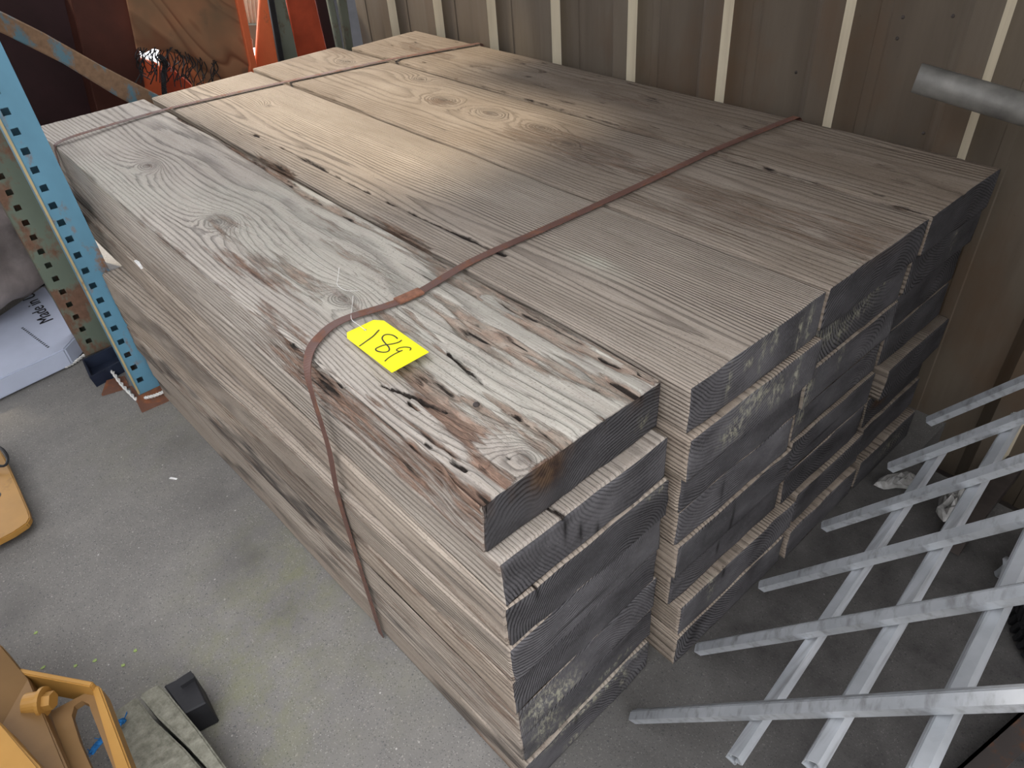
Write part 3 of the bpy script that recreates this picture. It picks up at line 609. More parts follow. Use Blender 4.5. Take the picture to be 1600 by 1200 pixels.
for c, cols in enumerate((c2, c3, c4)):
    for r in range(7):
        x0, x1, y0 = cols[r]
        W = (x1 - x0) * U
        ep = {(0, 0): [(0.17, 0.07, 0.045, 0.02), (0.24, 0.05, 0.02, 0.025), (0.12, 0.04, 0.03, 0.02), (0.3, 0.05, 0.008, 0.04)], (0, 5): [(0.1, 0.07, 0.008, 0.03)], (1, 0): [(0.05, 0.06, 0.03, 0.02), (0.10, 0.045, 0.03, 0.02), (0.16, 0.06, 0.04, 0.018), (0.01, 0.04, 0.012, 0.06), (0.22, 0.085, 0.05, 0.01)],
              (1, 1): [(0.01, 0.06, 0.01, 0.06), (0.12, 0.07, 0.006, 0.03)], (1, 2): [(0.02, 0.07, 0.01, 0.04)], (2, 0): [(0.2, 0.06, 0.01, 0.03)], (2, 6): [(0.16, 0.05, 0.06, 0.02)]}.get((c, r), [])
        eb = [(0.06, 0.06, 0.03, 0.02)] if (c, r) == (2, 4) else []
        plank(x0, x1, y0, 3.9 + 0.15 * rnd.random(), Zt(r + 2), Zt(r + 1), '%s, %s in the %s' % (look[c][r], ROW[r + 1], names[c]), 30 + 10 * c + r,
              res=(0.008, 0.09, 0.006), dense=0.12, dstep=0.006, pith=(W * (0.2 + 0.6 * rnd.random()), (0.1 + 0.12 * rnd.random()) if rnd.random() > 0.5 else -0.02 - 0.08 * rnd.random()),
              spacing=0.0055 + 0.0015 * rnd.random(), tone=(0.85, 0.7, 0.45)[c], warm=0.45, endtone=(0.75, 0.62, 0.42)[c] * (0.8 + 0.4 * rnd.random()), endpale=ep, endbrown=eb, edge=0.004,  # tones fall toward the wall, its shade painted into the planks
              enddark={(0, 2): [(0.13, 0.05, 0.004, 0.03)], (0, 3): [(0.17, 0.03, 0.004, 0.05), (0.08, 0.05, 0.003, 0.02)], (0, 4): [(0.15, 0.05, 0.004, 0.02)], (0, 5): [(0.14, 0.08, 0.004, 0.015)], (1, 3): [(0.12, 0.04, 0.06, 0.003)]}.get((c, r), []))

for px, py in ((745, 632), (930, 268)):
    p = at(px, py, -0.997)
    bm = bmesh.new(); bmesh.ops.create_uvsphere(bm, u_segments=10, v_segments=6, radius=0.0055)
    for v in bm.verts: v.co.z *= 0.6; v.co += p - plank_a.location
    me = bpy.data.meshes.new('nail_head'); bm.to_mesh(me); bm.free()
    if px < 800: link('nail_head', me, [M['iron']], plank_a)
# ------------------------------------------------------------------ steel straps
def strap(pts, label, loc_):
    t = thing('steel_strap', label, 'strap', loc_, 'rusty straps around the timber stack')
    bm = bmesh.new()
    add_sweep(bm, smooth_path(pts, 8), [(-0.0095, -0.0006), (0.0095, -0.0006), (0.0095, 0.0006), (-0.0095, 0.0006)], Vector((0, 1, 0)))
    bm_obj('band', bm, M['strap'], t)
    return t
zt = -0.9935
s2 = strap([m3(0.444, 1.392, -2.098), m3(0.444, 1.385, -1.75), m3(0.446, 1.378, -1.42), m3(0.460, 1.376, -1.25), m3(0.464, 1.384, -1.09), m3(0.474, 1.402, -1.03), m3(0.505, 1.436, -0.998), m3(0.555, 1.470, -0.990), m3(0.640, 1.494, -0.990), m3(0.82, 1.462, zt),
            m3(1.06, 1.488, zt), m3(1.33, 1.478, zt), m3(1.60, 1.470, zt), m3(2.0, 1.465, zt), m3(2.16, 1.462, zt), m3(2.45, 1.440, zt), m3(2.585, 1.427, zt), m3(2.606, 1.425, -0.997), m3(2.621, 1.424, -1.012), m3(2.625, 1.42, -1.06), m3(2.625, 1.42, -1.4), m3(2.625, 1.42, -2.098)],
           'rusty steel strap nearest the camera, crossing beside the yellow tag', m3(0.462, 1.392, -2.098))
bm = bmesh.new()
pp = [m3(0.785, 1.4665, -0.9915), m3(0.86, 1.4625, -0.9915)]
add_sweep(bm, pp, [(-0.012, -0.002), (-0.0125, 0.001), (-0.008, 0.0026), (0.008, 0.0026), (0.0125, 0.001), (0.012, -0.002)], Vector((0, 1, 0)))
bm_obj('crimp_seal', bm, M['seal'], s2)['label'] = 'orange rusted crimp seal'
s1 = strap([m3(0.436, 3.64, -2.098), m3(0.436, 3.64, -1.7), m3(0.437, 3.64, -1.5), m3(0.438, 3.64, -1.41), m3(0.44, 3.645, -1.33), m3(0.44, 3.652, -1.18), m3(0.465, 3.66, -1.06), m3(0.476, 3.67, -1.01), m3(0.500, 3.68, -0.991), m3(0.62, 3.70, -0.986), m3(0.94, 3.748, zt), m3(1.20, 3.725, zt), m3(1.43, 3.688, zt),
            m3(1.8, 3.61, zt), m3(2.17, 3.53, zt), m3(2.5, 3.42, zt), m3(2.60, 3.387, zt), m3(2.632, 3.385, -0.997), m3(2.645, 3.385, -1.012), m3(2.648, 3.385, -1.06), m3(2.648, 3.38, -1.5), m3(2.648, 3.38, -2.098)],
           'rusty steel strap across the far end of the stack', m3(0.436, 3.64, -2.098))

# ------------------------------------------------------------------ tag
zc = -0.982
tagp = [(541.8, 520), (583.8, 500.8), (600, 502), (671, 553.8), (613, 586), (542.5, 529)]
tg = thing('number_tag', 'yellow card tag handwritten 189 lying on the decayed plank by the strap', 'tag', at(600, 545, zc))
bm = bmesh.new()
lift = lambda p: p + Vector((0, 0, 0.004 * max(0, (p - at(560, 520, zc)).length / 0.12)))
vo = [bm.verts.new(lift(at(a, b, zc))) for a, b in tagp]
hc = at(570.8, 515.5, zc); vh = [bm.verts.new(hc + Vector((0.0028 * math.cos(i * math.pi / 5), 0.0028 * math.sin(i * math.pi / 5), 0.0004))) for i in range(10)]
ed = [bm.edges.new((vo[i], vo[(i + 1) % 6])) for i in range(6)] + [bm.edges.new((vh[i], vh[(i + 1) % 10])) for i in range(10)]
bmesh.ops.triangle_fill(bm, edges=ed, use_beauty=True)
bmesh.ops.solidify(bm, geom=bm.faces, thickness=0.0006)
bm_obj('card', bm, M['yellow'], tg)
P5 = lambda a, b: lift(at(400 + a / 4, 400 + b / 4, zc)) + Vector((0, 0, 0.0006))
def stroke(name, pts, w=0.0011):
    bm = bmesh.new()
    add_sweep(bm, smooth_path([P5(*p) for p in pts], 5), [(-0.0002, -w), (0.0002, -w), (0.0002, w), (-0.0002, w)], Vector((0, 0, 1)))
    return bm_obj(name, bm, M['ink'], tg)
Q5 = lambda L: [(540 + x * 0.375, 360 + y * 0.375) for x, y in L]
stroke('digit', Q5([(615, 285), (585, 315), (520, 385), (420, 460), (285, 560)]))
stroke('digit', Q5([(995, 470), (940, 505), (840, 530), (700, 548), (610, 580), (560, 612), (580, 645), (660, 668), (740, 668), (785, 640), (780, 590), (735, 535), (690, 480), (665, 430), (690, 385), (745, 366), (830, 378), (890, 410), (925, 445)]))
stroke('digit', Q5([(1130, 650), (1148, 620), (1120, 600), (1040, 590), (960, 602), (912, 630), (918, 650), (960, 660), (1008, 645), (940, 675), (860, 715), (770, 775), (715, 828)]), 0.0009)
bm = bmesh.new()
W5 = lambda a, b, h: at(400 + a / 4, 400 + b / 4, -1.0 + h)
add_tube(bm, smooth_path([W5(520, 72, 0.03), W5(512, 140, 0.012), W5(508, 180, 0.006), W5(545, 208, 0.008), W5(590, 218, 0.012), W5(640, 215, 0.006)], 4), 0.0006, 5)
add_tube(bm, smooth_path([W5(607, 248, 0.012), W5(600, 320, 0.008), W5(596, 392, 0.012), W5(640, 430, 0.022), W5(683, 462, 0.0185), W5(690, 470, 0.012)], 4), 0.0006, 5)
bm_obj('tie_wire', bm, M['wire'], tg)

# ------------------------------------------------------------------ galvanised bar grate leaning at the lower right
GO = Vector((0.8380013, 0.65414305, -2.1)); GB = Vector((0.99488931, 0.09984732, -0.01502555)); GA = Vector((0.07090645, -0.58493065, 0.80797798)); GN = Vector((0.07188553, -0.80491406, -0.58902107))
if GN.dot(-GO) < 0: GN = -GN                  # the side that faces the camera
V3 = lambda p: m3(p.x, p.y, p.z)
gr = thing('bar_grate', 'galvanised steel bar grate leaning in front of the stack at lower right', 'grate', V3(GO))
hw = 0.0155
profA = [(0.15 * hw, -hw), (0.62 * hw, -0.12 * hw), (0.25 * hw, -0.02 * hw), (0.62 * hw, 0.10 * hw), (0.15 * hw, hw), (-0.85 * hw, 0.62 * hw), (-0.8 * hw, 0.3 * hw), (-0.4 * hw, 0.0), (-0.8 * hw, -0.3 * hw), (-0.85 * hw, -0.62 * hw)]
def bar(p0, p1):
    bm = bmesh.new()
    out = [V3(p0), V3(p1)]
    rings = []
    for p, s_, n_ in frames(out, GN):
        o_ = [bm.verts.new(p + s_ * a + n_ * b) for a, b in profA]
        i_ = [bm.verts.new(p + s_ * a * 0.8 + n_ * b * 0.8) for a, b in profA]
        rings.append((o_, i_))
    k = len(profA)
    for i in range(k):
        j = (i + 1) % k
        bm.faces.new((rings[0][0][i], rings[0][0][j], rings[1][0][j], rings[1][0][i]))
        bm.faces.new((rings[0][1][j], rings[0][1][i], rings[1][1][i], rings[1][1][j]))
        for q in (0, 1): bm.faces.new((rings[q][0][i], rings[q][0][j], rings[q][1][j], rings[q][1][i]))
    return bm_obj('bar', bm, M['galv'], gr)
for i, t0 in enumerate((0.02, 0.085, 0.17, 0.27, 0.40, 0.43)):
    P = GO + GB * (0.27868644 * i); bar(P + GA * t0, P + GA * 1.62)
for j in range(5):
    P = GO + GA * (0.5256342 + 0.2472211 * j) - GN * 0.036
    bar(P + GB * (-0.11 - 0.009 * j), P + GB * (1.22 + 0.006 * j))

# ------------------------------------------------------------------ pipes and scrap by the wall
def pipe(name, pts, r, label, cat, mat):
    bm = bmesh.new(); pts = [Vector(p) for p in pts]
    seg = 24; rings = []
    fr_ = frames(pts, Vector((0, 0, 1)))
    for q, (p, s_, n_) in enumerate(fr_):
        t_ = (pts[min(q + 1, len(pts) - 1)] - pts[max(q - 1, 0)]).normalized()
        ring_o, ring_i = [], []
        for i in range(seg):
            a = 2 * math.pi * i / seg
            back = t_ * (0.35 * r * (0.3 - abs(math.sin(a)))) * (-1 if q == 0 else 0) if q == 0 else Vector((0, 0, 0))
            ring_o.append(bm.verts.new(p + s_ * r * math.cos(a) + n_ * r * math.sin(a) + back))
            ring_i.append(bm.verts.new(p + s_ * r * 0.9 * math.cos(a) + n_ * r * 0.9 * math.sin(a) + back))
        rings.append((ring_o, ring_i))
    for (o0, i0), (o1, i1) in zip(rings, rings[1:]):
        for i in range(seg):
            j = (i + 1) % seg
            bm.faces.new((o0[i], o0[j], o1[j], o1[i])); bm.faces.new((i0[j], i0[i], i1[i], i1[j]))
    for q in (0, -1):
        for i in range(seg): bm.faces.new((rings[q][0][i], rings[q][0][(i + 1) % seg], rings[q][1][(i + 1) % seg], rings[q][1][i]))
    o = bm_obj(name, bm, mat, None, True)
    return tag(o, label, cat)
a, b = atx(1434, 122, 2.40), atx(1600, 171, 2.40)
d = (b - a).normalized()
e = a + d * 1.5
pipe('notched_pipe', [a, a + d * 0.35, e, e + d * 0.05 + Vector((0, 0, -0.02)), e + d * 0.08 + Vector((0, 0, -0.07)), Vector((e.x + d.x * 0.08, e.y + d.y * 0.08, 0.0))], 0.0286,
     'grey galvanised pipe with coped end jutting past the wall above the stack', 'pipe', M['pipe'])
p0 = at(1562, 884, -2.05); p1 = at(1640, 922, -2.055)
pipe('pipe_offcut', [p0, p0 + (p1 - p0) * 1.3], 0.026, 'short pale pipe end lying behind the bar grate at the right edge', 'pipe', M['galv'])
# square tube standing in the corner behind the grate
bm = bmesh.new()
a, b = at(1488, 850, -2.06), atx(1560, 758, 2.52)
dd = (b - a)
add_sweep(bm, [a, a + dd * 2.6], [(-0.022, -0.022), (0.022, -0.022), (0.022, 0.022), (-0.022, 0.022)], Vector((0, 0, 1)))
tag(bm_obj('square_tube', bm, M['iron']), 'dark square steel tube lying behind the grate against the wall', 'tube')
# crumpled plastic
def crumple(pxs, z, label, name, mat, h=0.05):
    pts = [at(a, b, z) for a, b in pxs]; pts = [q for i in range(len(pts)) for q in (pts[i], pts[i].lerp(pts[(i + 1) % len(pts)], 0.5))]; cx = sum(pts, Vector()) / len(pts)
    bm = bmesh.new(); n = len(pts); R_ = random.Random(len(label))
    rings = []
    for f, hh in ((1.0, 0.0), (0.9, 0.35), (0.75, 0.75), (0.55, 0.8), (0.35, 1.1), (0.15, 0.9)):
        rings.append([bm.verts.new(cx + (p - cx) * (f * (0.92 + 0.16 * R_.random())) + Vector((0, 0, h * hh * (0.55 + 0.75 * R_.random())))) for p in pts for _ in (0,)])
    for r0, r1 in zip(rings, rings[1:]):
        for i in range(n): bm.faces.new((r0[i], r0[(i + 1) % n], r1[(i + 1) % n], r1[i]))
    bm.faces.new(rings[-1]); bm.faces.new(rings[0][::-1])
    return tag(bm_obj(name, bm, mat), label, 'plastic')
M['bag'] = mat_plain('cloudy_plastic', (0.27, 0.265, 0.25), 0.3, 0, 0.4, 40, 0.8)
crumple([(1460, 800), (1468, 780), (1480, 770), (1500, 768), (1514, 782), (1506, 800), (1494, 815), (1474, 815)], -2.0, 'crumpled cloudy plastic bag on the floor behind the grate', 'plastic_bag', M['bag'], 0.04)
crumple([(1362, 758), (1380, 745), (1408, 738), (1428, 742), (1442, 755), (1425, 765), (1400, 762), (1380, 765)], -2.08, 'flat pale plastic sheet tucked by the wall behind the stack corner', 'plastic_sheet', M['bag'], 0.02)
# rusty angle iron and tyre at the lower right corner
M['dkrust'] = mat_painted('dark_rusty_iron', (0.05, 0.042, 0.038), 0.2, (0.09, 0.045, 0.026), 0.7, 20)
bm = bmesh.new()
a, b = at(1478, 1215, -2.04), at(1612, 1096, -2.04)
dd = (b - a).normalized(); sd = dd.cross(Vector((0, 0, 1))).normalized()
a -= dd * 0.2; b += dd * 0.01
add_prism(bm, [a, a + sd * 0.045, a + sd * 0.045 + Vector((0, 0, -0.006)), a + Vector((0, 0, -0.006))], b - a)
add_prism(bm, [a, a + Vector((0, 0, -0.04)), a + sd * 0.006 + Vector((0, 0, -0.04)), a + sd * 0.006], b - a)
tag(bm_obj('angle_iron', bm, M['dkrust']), 'rusty angle iron lying at the lower right corner under the grate', 'steel angle')
ty = thing('tyre', 'black tyre with ribbed tread lying at the right edge behind the rusty angle', 'tyre', at(1748, 1020, -2.1))
c0 = Vector(ty.location); R0 = 0.19
bm = bmesh.new(); n = 40; prof = [(R0 - 0.09, 0.0), (R0 - 0.02, 0.0), (R0, 0.02), (R0 + 0.004, 0.05), (R0, 0.085), (R0 - 0.02, 0.105), (R0 - 0.09, 0.10), (R0 - 0.10, 0.05)]
rings = [[bm.verts.new(c0 + Vector((r_ * math.cos(2 * math.pi * i / n), r_ * math.sin(2 * math.pi * i / n), z_))) for r_, z_ in prof] for i in range(n)]
for i in range(n):
    r0, r1 = rings[i], rings[(i + 1) % n]
    for k in range(len(prof)): bm.faces.new((r0[k], r0[(k + 1) % len(prof)], r1[(k + 1) % len(prof)], r1[k]))
bm_obj('carcass', bm, M['black'], ty, True)
bm = bmesh.new()
for i in range(64):
    an = 2 * math.pi * i / 64
    for z0, z1, sk in ((0.012, 0.05, 0.05), (0.055, 0.095, -0.05)):
        e0, e1 = Vector((math.cos(an), math.sin(an), 0)), Vector((math.cos(an + sk), math.sin(an + sk), 0))
        w0 = Vector((-e0.y, e0.x, 0)) * 0.005
        p, q = c0 + e0 * (R0 - 0.004) + Vector((0, 0, z0)), c0 + e1 * (R0 - 0.004) + Vector((0, 0, z1))
        add_prism(bm, [p - w0, p + w0, q + w0, q - w0], e0 * 0.014)
o = bm_obj('tread_lugs', bm, M['black'], ty); o['kind'] = 'stuff'

# ------------------------------------------------------------------ pallet rack on the left
def rack_post(x0, x1, y, ztop, mat, hole_at, parent, name='upright', z0=-H + 0.012, first=0.075):
    bm = bmesh.new(); hs = 0.0135; pitch = 0.0747; dpt = 0.10
    hx = x0 + (x1 - x0) * hole_at
    xs = [x0, hx - hs, hx + hs, x1]
    zz = [z0]; z = z0 + first
    while z + hs * 1.3 < ztop: zz += [z - hs, z + hs]; z += pitch
    zz.append(ztop)
    grid = [[bm.verts.new(m3(x, y, z)) for z in zz] for x in xs]
    for i in range(3):
        for k in range(len(zz) - 1):
            if i == 1 and k % 2 == 1: continue
            bm.faces.new((grid[i][k], grid[i + 1][k], grid[i + 1][k + 1], grid[i][k + 1]))
    bm.normal_update(); bmesh.ops.solidify(bm, geom=bm.faces[:], thickness=0.0025)
    for xa, xb in ((x0 - 0.002, x0 + 0.003), (x1 - 0.003, x1 + 0.002)):
        add_box(bm, m3(xa, y - 0.001, z0), m3(xb, y + dpt, ztop))
    add_box(bm, m3(x0, y + dpt - 0.004, z0), m3(x1, y + dpt, ztop))
    o = bm_obj(name, bm, mat, parent)
    return o
rk = thing('rack_frame', 'blue perforated pallet rack upright frame standing left of the stack', 'rack', m3(0.30, 3.32, -H))
rack_post(0.300, 0.416, 3.318, 0.6, M['blue'], 0.27, rk)
bm = bmesh.new(); add_sweep(bm, [m3(0.2995, 3.317, -H + 0.02), m3(0.2995, 3.317, 0.6)], [(-0.003, -0.003), (0.003, -0.003), (0.003, 0.003), (-0.003, 0.003)], Vector((1, 0, 0)))
M['yedge'] = mat_painted('worn_yellow_edge', (0.46, 0.37, 0.2), 0.3)
bm_obj('worn_edge', bm, M['yedge'], rk)['label'] = 'corner edge worn to pale yellow primer'
rack_post(0.205, 0.345, 3.875, 0.6, M['green'], 0.33, rk)
bm = bmesh.new(); add_prism(bm, [at(222, 645), at(282, 619), at(262, 600), at(203, 606)], (0, 0, 0.008))
bm_obj('base_plate', bm, M['rust'], rk)['label'] = 'rusty foot plate'
bm = bmesh.new(); add_prism(bm, [at(160, 619), at(203, 606), at(196, 590), at(168, 597)], (0, 0, 0.008))
bm_obj('base_plate', bm, M['rust'], rk)
bm = bmesh.new()
a, b = aty(-12, 30, 4.30), aty(262, 160, 4.30)
add_prism(bm, [aty(a, b, 4.30) for a, b in ((-14, 8), (0, 17), (70, 52), (160, 103), (300, 176), (300, 212), (185, 152), (100, 100), (12, 56), (-14, 44))], Vector((0, 0.055, 0)))
bevel(bm, 0.004)
bm_obj('brace', bm, M['brace'], rk)['label'] = 'flaking rusty brace'
def twist(pts, label):
    bm = bmesh.new(); P = smooth_path(pts, 14)
    for ph in (0, math.pi):
        q = []
        for i, (p, s_, n_) in enumerate(frames(P, Vector((0, 0, 1)))):
            an = ph + i * 0.9; q.append(p + s_ * 0.0035 * math.cos(an) + n_ * 0.0035 * math.sin(an))
        add_tube(bm, q, 0.0032, 5)
    return tag(bm_obj('twisted_wire', bm, M['wire'], None, True), label, 'wire')
twist([at(175, 580, -2.06), at(192, 603, -2.075), at(213, 624, -2.085)], 'silver twisted wire lying left of the blue rack foot')
twist([at(226, 622, -2.07), at(242, 618, -2.075), at(258, 611, -2.07)], 'silver twisted wire wrapped in front of the blue rack foot')
twist([at(102, 574, -2.085), at(118, 565, -2.085), at(134, 553, -2.085)], 'silver twisted wire beside the white bag')

# ------------------------------------------------------------------ things behind the rack and stack
def slab(name, pxs, y, th, mat, label, cat, group=None, parent=None, bev=0.004):
    bm = bmesh.new(); add_prism(bm, [aty(a, b, y) for a, b in pxs], Vector((0, th, 0)))
    if bev: bevel(bm, bev)
    o = bm_obj(name, bm, mat, parent)
    return tag(o, label, cat, group) if label else o
slab('dark_sheet', [(10, -30), (100, -30), (146, 155), (170, 300), (60, 330), (-60, 60), (-40, -30)], 5.0, 0.05, M['maroon'], 'dark maroon steel sheet standing behind the blue rack', 'panel')
slab('steel_column', [(104, -30), (202, -30), (229, 150), (250, 320), (190, 320), (147, 155)], 4.85, 0.12, M['redbrown'], 'red brown steel column left of the plywood', 'column')
slab('plywood_sheet', [(192, -30), (362, -30), (391, 102), (388, 118), (360, 130), (330, 140), (318, 124), (306, 112), (296, 98), (282, 86), (268, 82), (254, 80), (240, 76), (226, 84), (214, 78)], 4.73, 0.012, M['ply'], 'weathered plywood sheet with torn lower edge behind the stack', 'board')
slab('orange_post', [(363, -30), (375, -30), (402, 104), (400, 160), (386, 160), (391, 102)], 4.69, 0.02, M['orange'], 'narrow orange rack post at the right edge of the plywood', 'post', 'orange posts behind the stack')
slab('orange_post', [(408, -30), (416, -30), (440, 98), (450, 160), (398, 160), (400, 98)], 4.76, 0.02, M['orange'], 'tapering orange rack post left of the thin black post', 'post', 'orange posts behind the stack')
slab('thin_black_post', [(415, -30), (424, -30), (446, 98), (455, 160), (446, 160), (437, 98)], 4.60, 0.02, M['black'], 'thin black post between orange and grey green posts', 'post')
slab('grey_green_post', [(423, -30), (440, -30), (468, 98), (478, 160), (452, 160), (444, 98)], 4.65, 0.02, M['greygreen'], 'mottled grey green post left of the wide red panel', 'post')
slab('red_sheet', [(442, -30), (486, -30), (502, 40), (516, 98), (522, 160), (474, 160), (466, 98)], 4.80, 0.02, M['redor'] if 'redor' in M else M.setdefault('redor', mat_plain('red_orange_paint', (0.42, 0.07, 0.03), 0.55, 0, 0.35, 9)), 'wide red orange steel panel behind the far end of the stack', 'panel')
slab('brown_sheet', [(487, -30), (508, -30), (534, 98), (540, 160), (520, 160), (506, 60)], 4.84, 0.02, M['maroon'], 'narrow dark brown panel right of the red panel', 'panel')
slab('pale_green_post', [(506, -30), (516, -30), (541, 98), (548, 160), (540, 160), (532, 98)], 4.56, 0.02, M['greygreen'], 'slim pale green post left of the dark gap', 'post')
slab('dark_green_post', [(524, -30), (538, -30), (556, 98), (562, 160), (550, 160), (544, 98)], 4.71, 0.02, M['greygreen'], 'broad grey green post right of the dark gap', 'post')
slab('dark_gap_sheet', [(505, -30), (602, -30), (640, 160), (530, 160)], 4.95, 0.03, M['black'], 'black sheet standing in for the dark gap beside the metal wall', 'sheet')  # added black surface paints the unlit gap in the corner
# pale corrugated sheet glimpsed between the orange posts
bm = bmesh.new(); n = 14
t0, t1 = aty(366, -25, 5.2), aty(415, -25, 5.2); b0, b1 = aty(380, 38, 5.2), aty(416, 38, 5.2)
for k in range(n):
    f0, f1 = k / n, (k + 1) / n
    o0, o1 = Vector((0, 0.012 * (k % 2), 0)), Vector((0, 0.012 * ((k + 1) % 2), 0))
    bm.faces.new([bm.verts.new(p) for p in (t0.lerp(t1, f0) + o0, t0.lerp(t1, f1) + o1, b0.lerp(b1, f1) + o1, b0.lerp(b1, f0) + o0)])
bmesh.ops.remove_doubles(bm, verts=bm.verts, dist=1e-5); bm.normal_update(); bmesh.ops.solidify(bm, geom=bm.faces[:], thickness=0.002)
tag(bm_obj('corrugated_sheet', bm, M['tin']), 'pale corrugated sheet seen between the two orange posts', 'sheet')
slab('grey_crate', [(378, 38), (416, 38), (418, 75), (388, 75)], 5.15, 0.1, M['greygreen'], 'small grey crate between the two orange posts', 'crate')
# orange pieces and black netting under the plywood
slab('orange_beam', [(218, 90), (245, 98), (262, 120), (262, 190), (240, 190), (222, 130)], 4.9, 0.05, M['orange'], 'orange beam end behind the black netting', 'beam')
slab('red_wedge', [(262, 100), (300, 132), (305, 190), (255, 190), (258, 130)], 4.86, 0.05, M['redor'], 'dark red steel wedge beside the black netting', 'steel piece')
slab('backing_board', [(250, 60), (395, 60), (405, 190), (250, 190)], 5.0, 0.02, M['ply'], 'brown board low behind the torn plywood', 'board')
net = thing('wire_netting', 'tangle of black wire netting hanging below the plywood', 'netting', aty(270, 130, 4.7))
R_ = random.Random(5); bm = bmesh.new()
for i in range(46):
    x = 216 + 125 * (R_.random() ** 1.3); yb = 76 + max(0, x - 260) * 0.28
    pts = [aty(x + R_.uniform(-4, 4), yb + R_.uniform(-4, 6), 4.70 + R_.uniform(-0.03, 0.03))]
    for k in range(3): pts.append(aty(x + R_.uniform(-9, 9), yb + 17 * (k + 1) * R_.uniform(0.6, 1.1), 4.66 + R_.uniform(-0.08, 0.05)))
    add_tube(bm, smooth_path(pts, 4), 0.0022, 4)
o = bm_obj('strands', bm, M['black'], net); o['kind'] = 'stuff'
for q in range(2):
    bm = bmesh.new()
    P = smooth_path([aty(249 + 3 * q, 88, 4.66), aty(257 + 3 * q, 100, 4.64), aty(254 + 2 * q, 118, 4.64), aty(256 + 3 * q, 150, 4.64)], 10)
    for i in range(0, len(P) - 1):
        p = P[i]; bmesh.ops.create_icosphere(bm, subdivisions=1, radius=0.008, matrix=Matrix.Translation(p))
    bm_obj('cord', bm, M['black'], net)

# ------------------------------------------------------------------ bundle, bag and tray left of the rack
def lump(name, c, r, mat, label, cat, seed, fold=0.1):
    bm = bmesh.new(); bmesh.ops.create_uvsphere(bm, u_segments=64, v_segments=40, radius=1.0)
    V = np.array([v.co[:] for v in bm.verts])
    f = fold * (1 - np.abs(vn(V[:, 0] * 2.2 + V[:, 2] * 2.4, V[:, 1] * 1.2, V[:, 2] * 0.8 - V[:, 0], seed)) * 2) + 0.5 * fold * vn(V[:, 0] * 5 + V[:, 2] * 4, V[:, 1] * 4, V[:, 2] * 2, seed + 3)
    for v, k in zip(bm.verts, f):
        d_ = v.co.copy(); sq = max(abs(d_.x), abs(d_.y), abs(d_.z)); d_ = d_ * (0.72 + 0.28 / max(sq, 0.5) * 0.9)
        v.co = Vector((c.x + d_.x * r[0] * (1 + k), c.y + d_.y * r[1] * (1 + k), c.z + d_.z * r[2] * (1 + k)))
    o = bm_obj(name, bm, mat, None, True); return tag(o, label, cat)
cc = aty(12, 350, 4.40)
tb = cc.z + 0.39
lump('tarp_bundle', Vector((cc.x - 0.17, cc.y + 0.09, (tb + 0.11) * 0.5)), (0.26, 0.22, (tb - 0.11) * 0.46), M['tarp'], 'grey brown tarpaulin bundle with slanting folds left of the rack', 'bundle', 4, 0.17)
bagz = -1.985
bag = thing('paper_bag', 'white printed bag lying on the floor left of the rack', 'bag', at(50, 540, -H))
bm = bmesh.new()
top_ = [at(-70, 540, bagz), at(68, 446, bagz), at(121, 522, bagz), at(100, 545, bagz), at(-40, 610, bagz)]
fs = add_prism(bm, top_, Vector((0, 0, (-H - bagz) * U + 0.008)))
bevel(bm, 0.005, 2)
bm_obj('sack', bm, M['paper'], bag)
def text_mesh(body, size):
    cu = bpy.data.curves.new('text', 'FONT'); cu.body = body; cu.size = size; cu.extrude = 0.0004
    o = bpy.data.objects.new('text_tmp', cu); C.objects.link(o)
    dg = bpy.context.evaluated_depsgraph_get(); me = bpy.data.meshes.new_from_object(o.evaluated_get(dg))
    bpy.data.objects.remove(o); return me
A0, A1 = at(84, 499, bagz + 0.003), at(52, 457, bagz + 0.003)
me = text_mesh('Made in U', 0.036); me.name = 'printing'; me.materials.clear()
ex = (A1 - A0).normalized(); ez = Vector((0, 0, 1)); ey = ez.cross(ex)
wd = max(v.co.x for v in me.vertices); k = (A1 - A0).length / wd
o = link('printing', me, [M['ink']], bag)
o.matrix_local = Matrix.Translation(A0 - bag.location) @ Matrix((ex, ey, ez)).transposed().to_4x4() @ Matrix.Diagonal((k, k, 1, 1))
bm = bmesh.new()
B0, B1 = at(33, 513, bagz + 0.003), at(73, 543, bagz + 0.003); ex = (B1 - B0).normalized(); ey = Vector((0, 0, 1)).cross(ex)
for i in range(16):
    p = B0.lerp(B1, i / 15); add_prism(bm, [p, p + ex * 0.004, p + ex * 0.004 + ey * 0.008, p + ey * 0.008], Vector((0, 0, 0.0008)))
bm_obj('dotted_line', bm, M['ink'], bag)
def tray(pxs, z1, label, name, mat, wall_=0.006):
    bm = bmesh.new(); P = [at(a, b, z1) for a, b in pxs]; cx = sum(P, Vector()) / len(P); h = (z1 + H) * U
    inn = [cx + (p - cx) * 0.9 for p in P]; n = len(P)
    vo = [bm.verts.new(p) for p in P]; vb = [bm.verts.new(cx + (p - cx) * 0.92 - Vector((0, 0, h))) for p in P]
    vi = [bm.verts.new(p) for p in inn]; vf = [bm.verts.new(cx + (p - cx) * 0.85 - Vector((0, 0, h - wall_))) for p in P]
    for i in range(n):
        j = (i + 1) % n
        for a, b in ((vo, vb), (vi, vo), (vf, vi)): bm.faces.new((a[i], b[i], b[j], a[j]))
    bm.faces.new(vb[::-1]); bm.faces.new(vf)
    return tag(bm_obj(name, bm, mat), label, 'tray')
tray([(128, 562), (180, 538), (196, 560), (140, 590)], -2.03, 'dark blue plastic tray on the floor between white bag and rack foot', 'plastic_tray', M['navy'])
bm = bmesh.new(); add_box(bm, m3(-0.55, 4.92, -2.1), m3(0.62, 4.95, -1.40)); bevel(bm, 0.004)  # dark sheet added to hide bright floor in the shaded gap
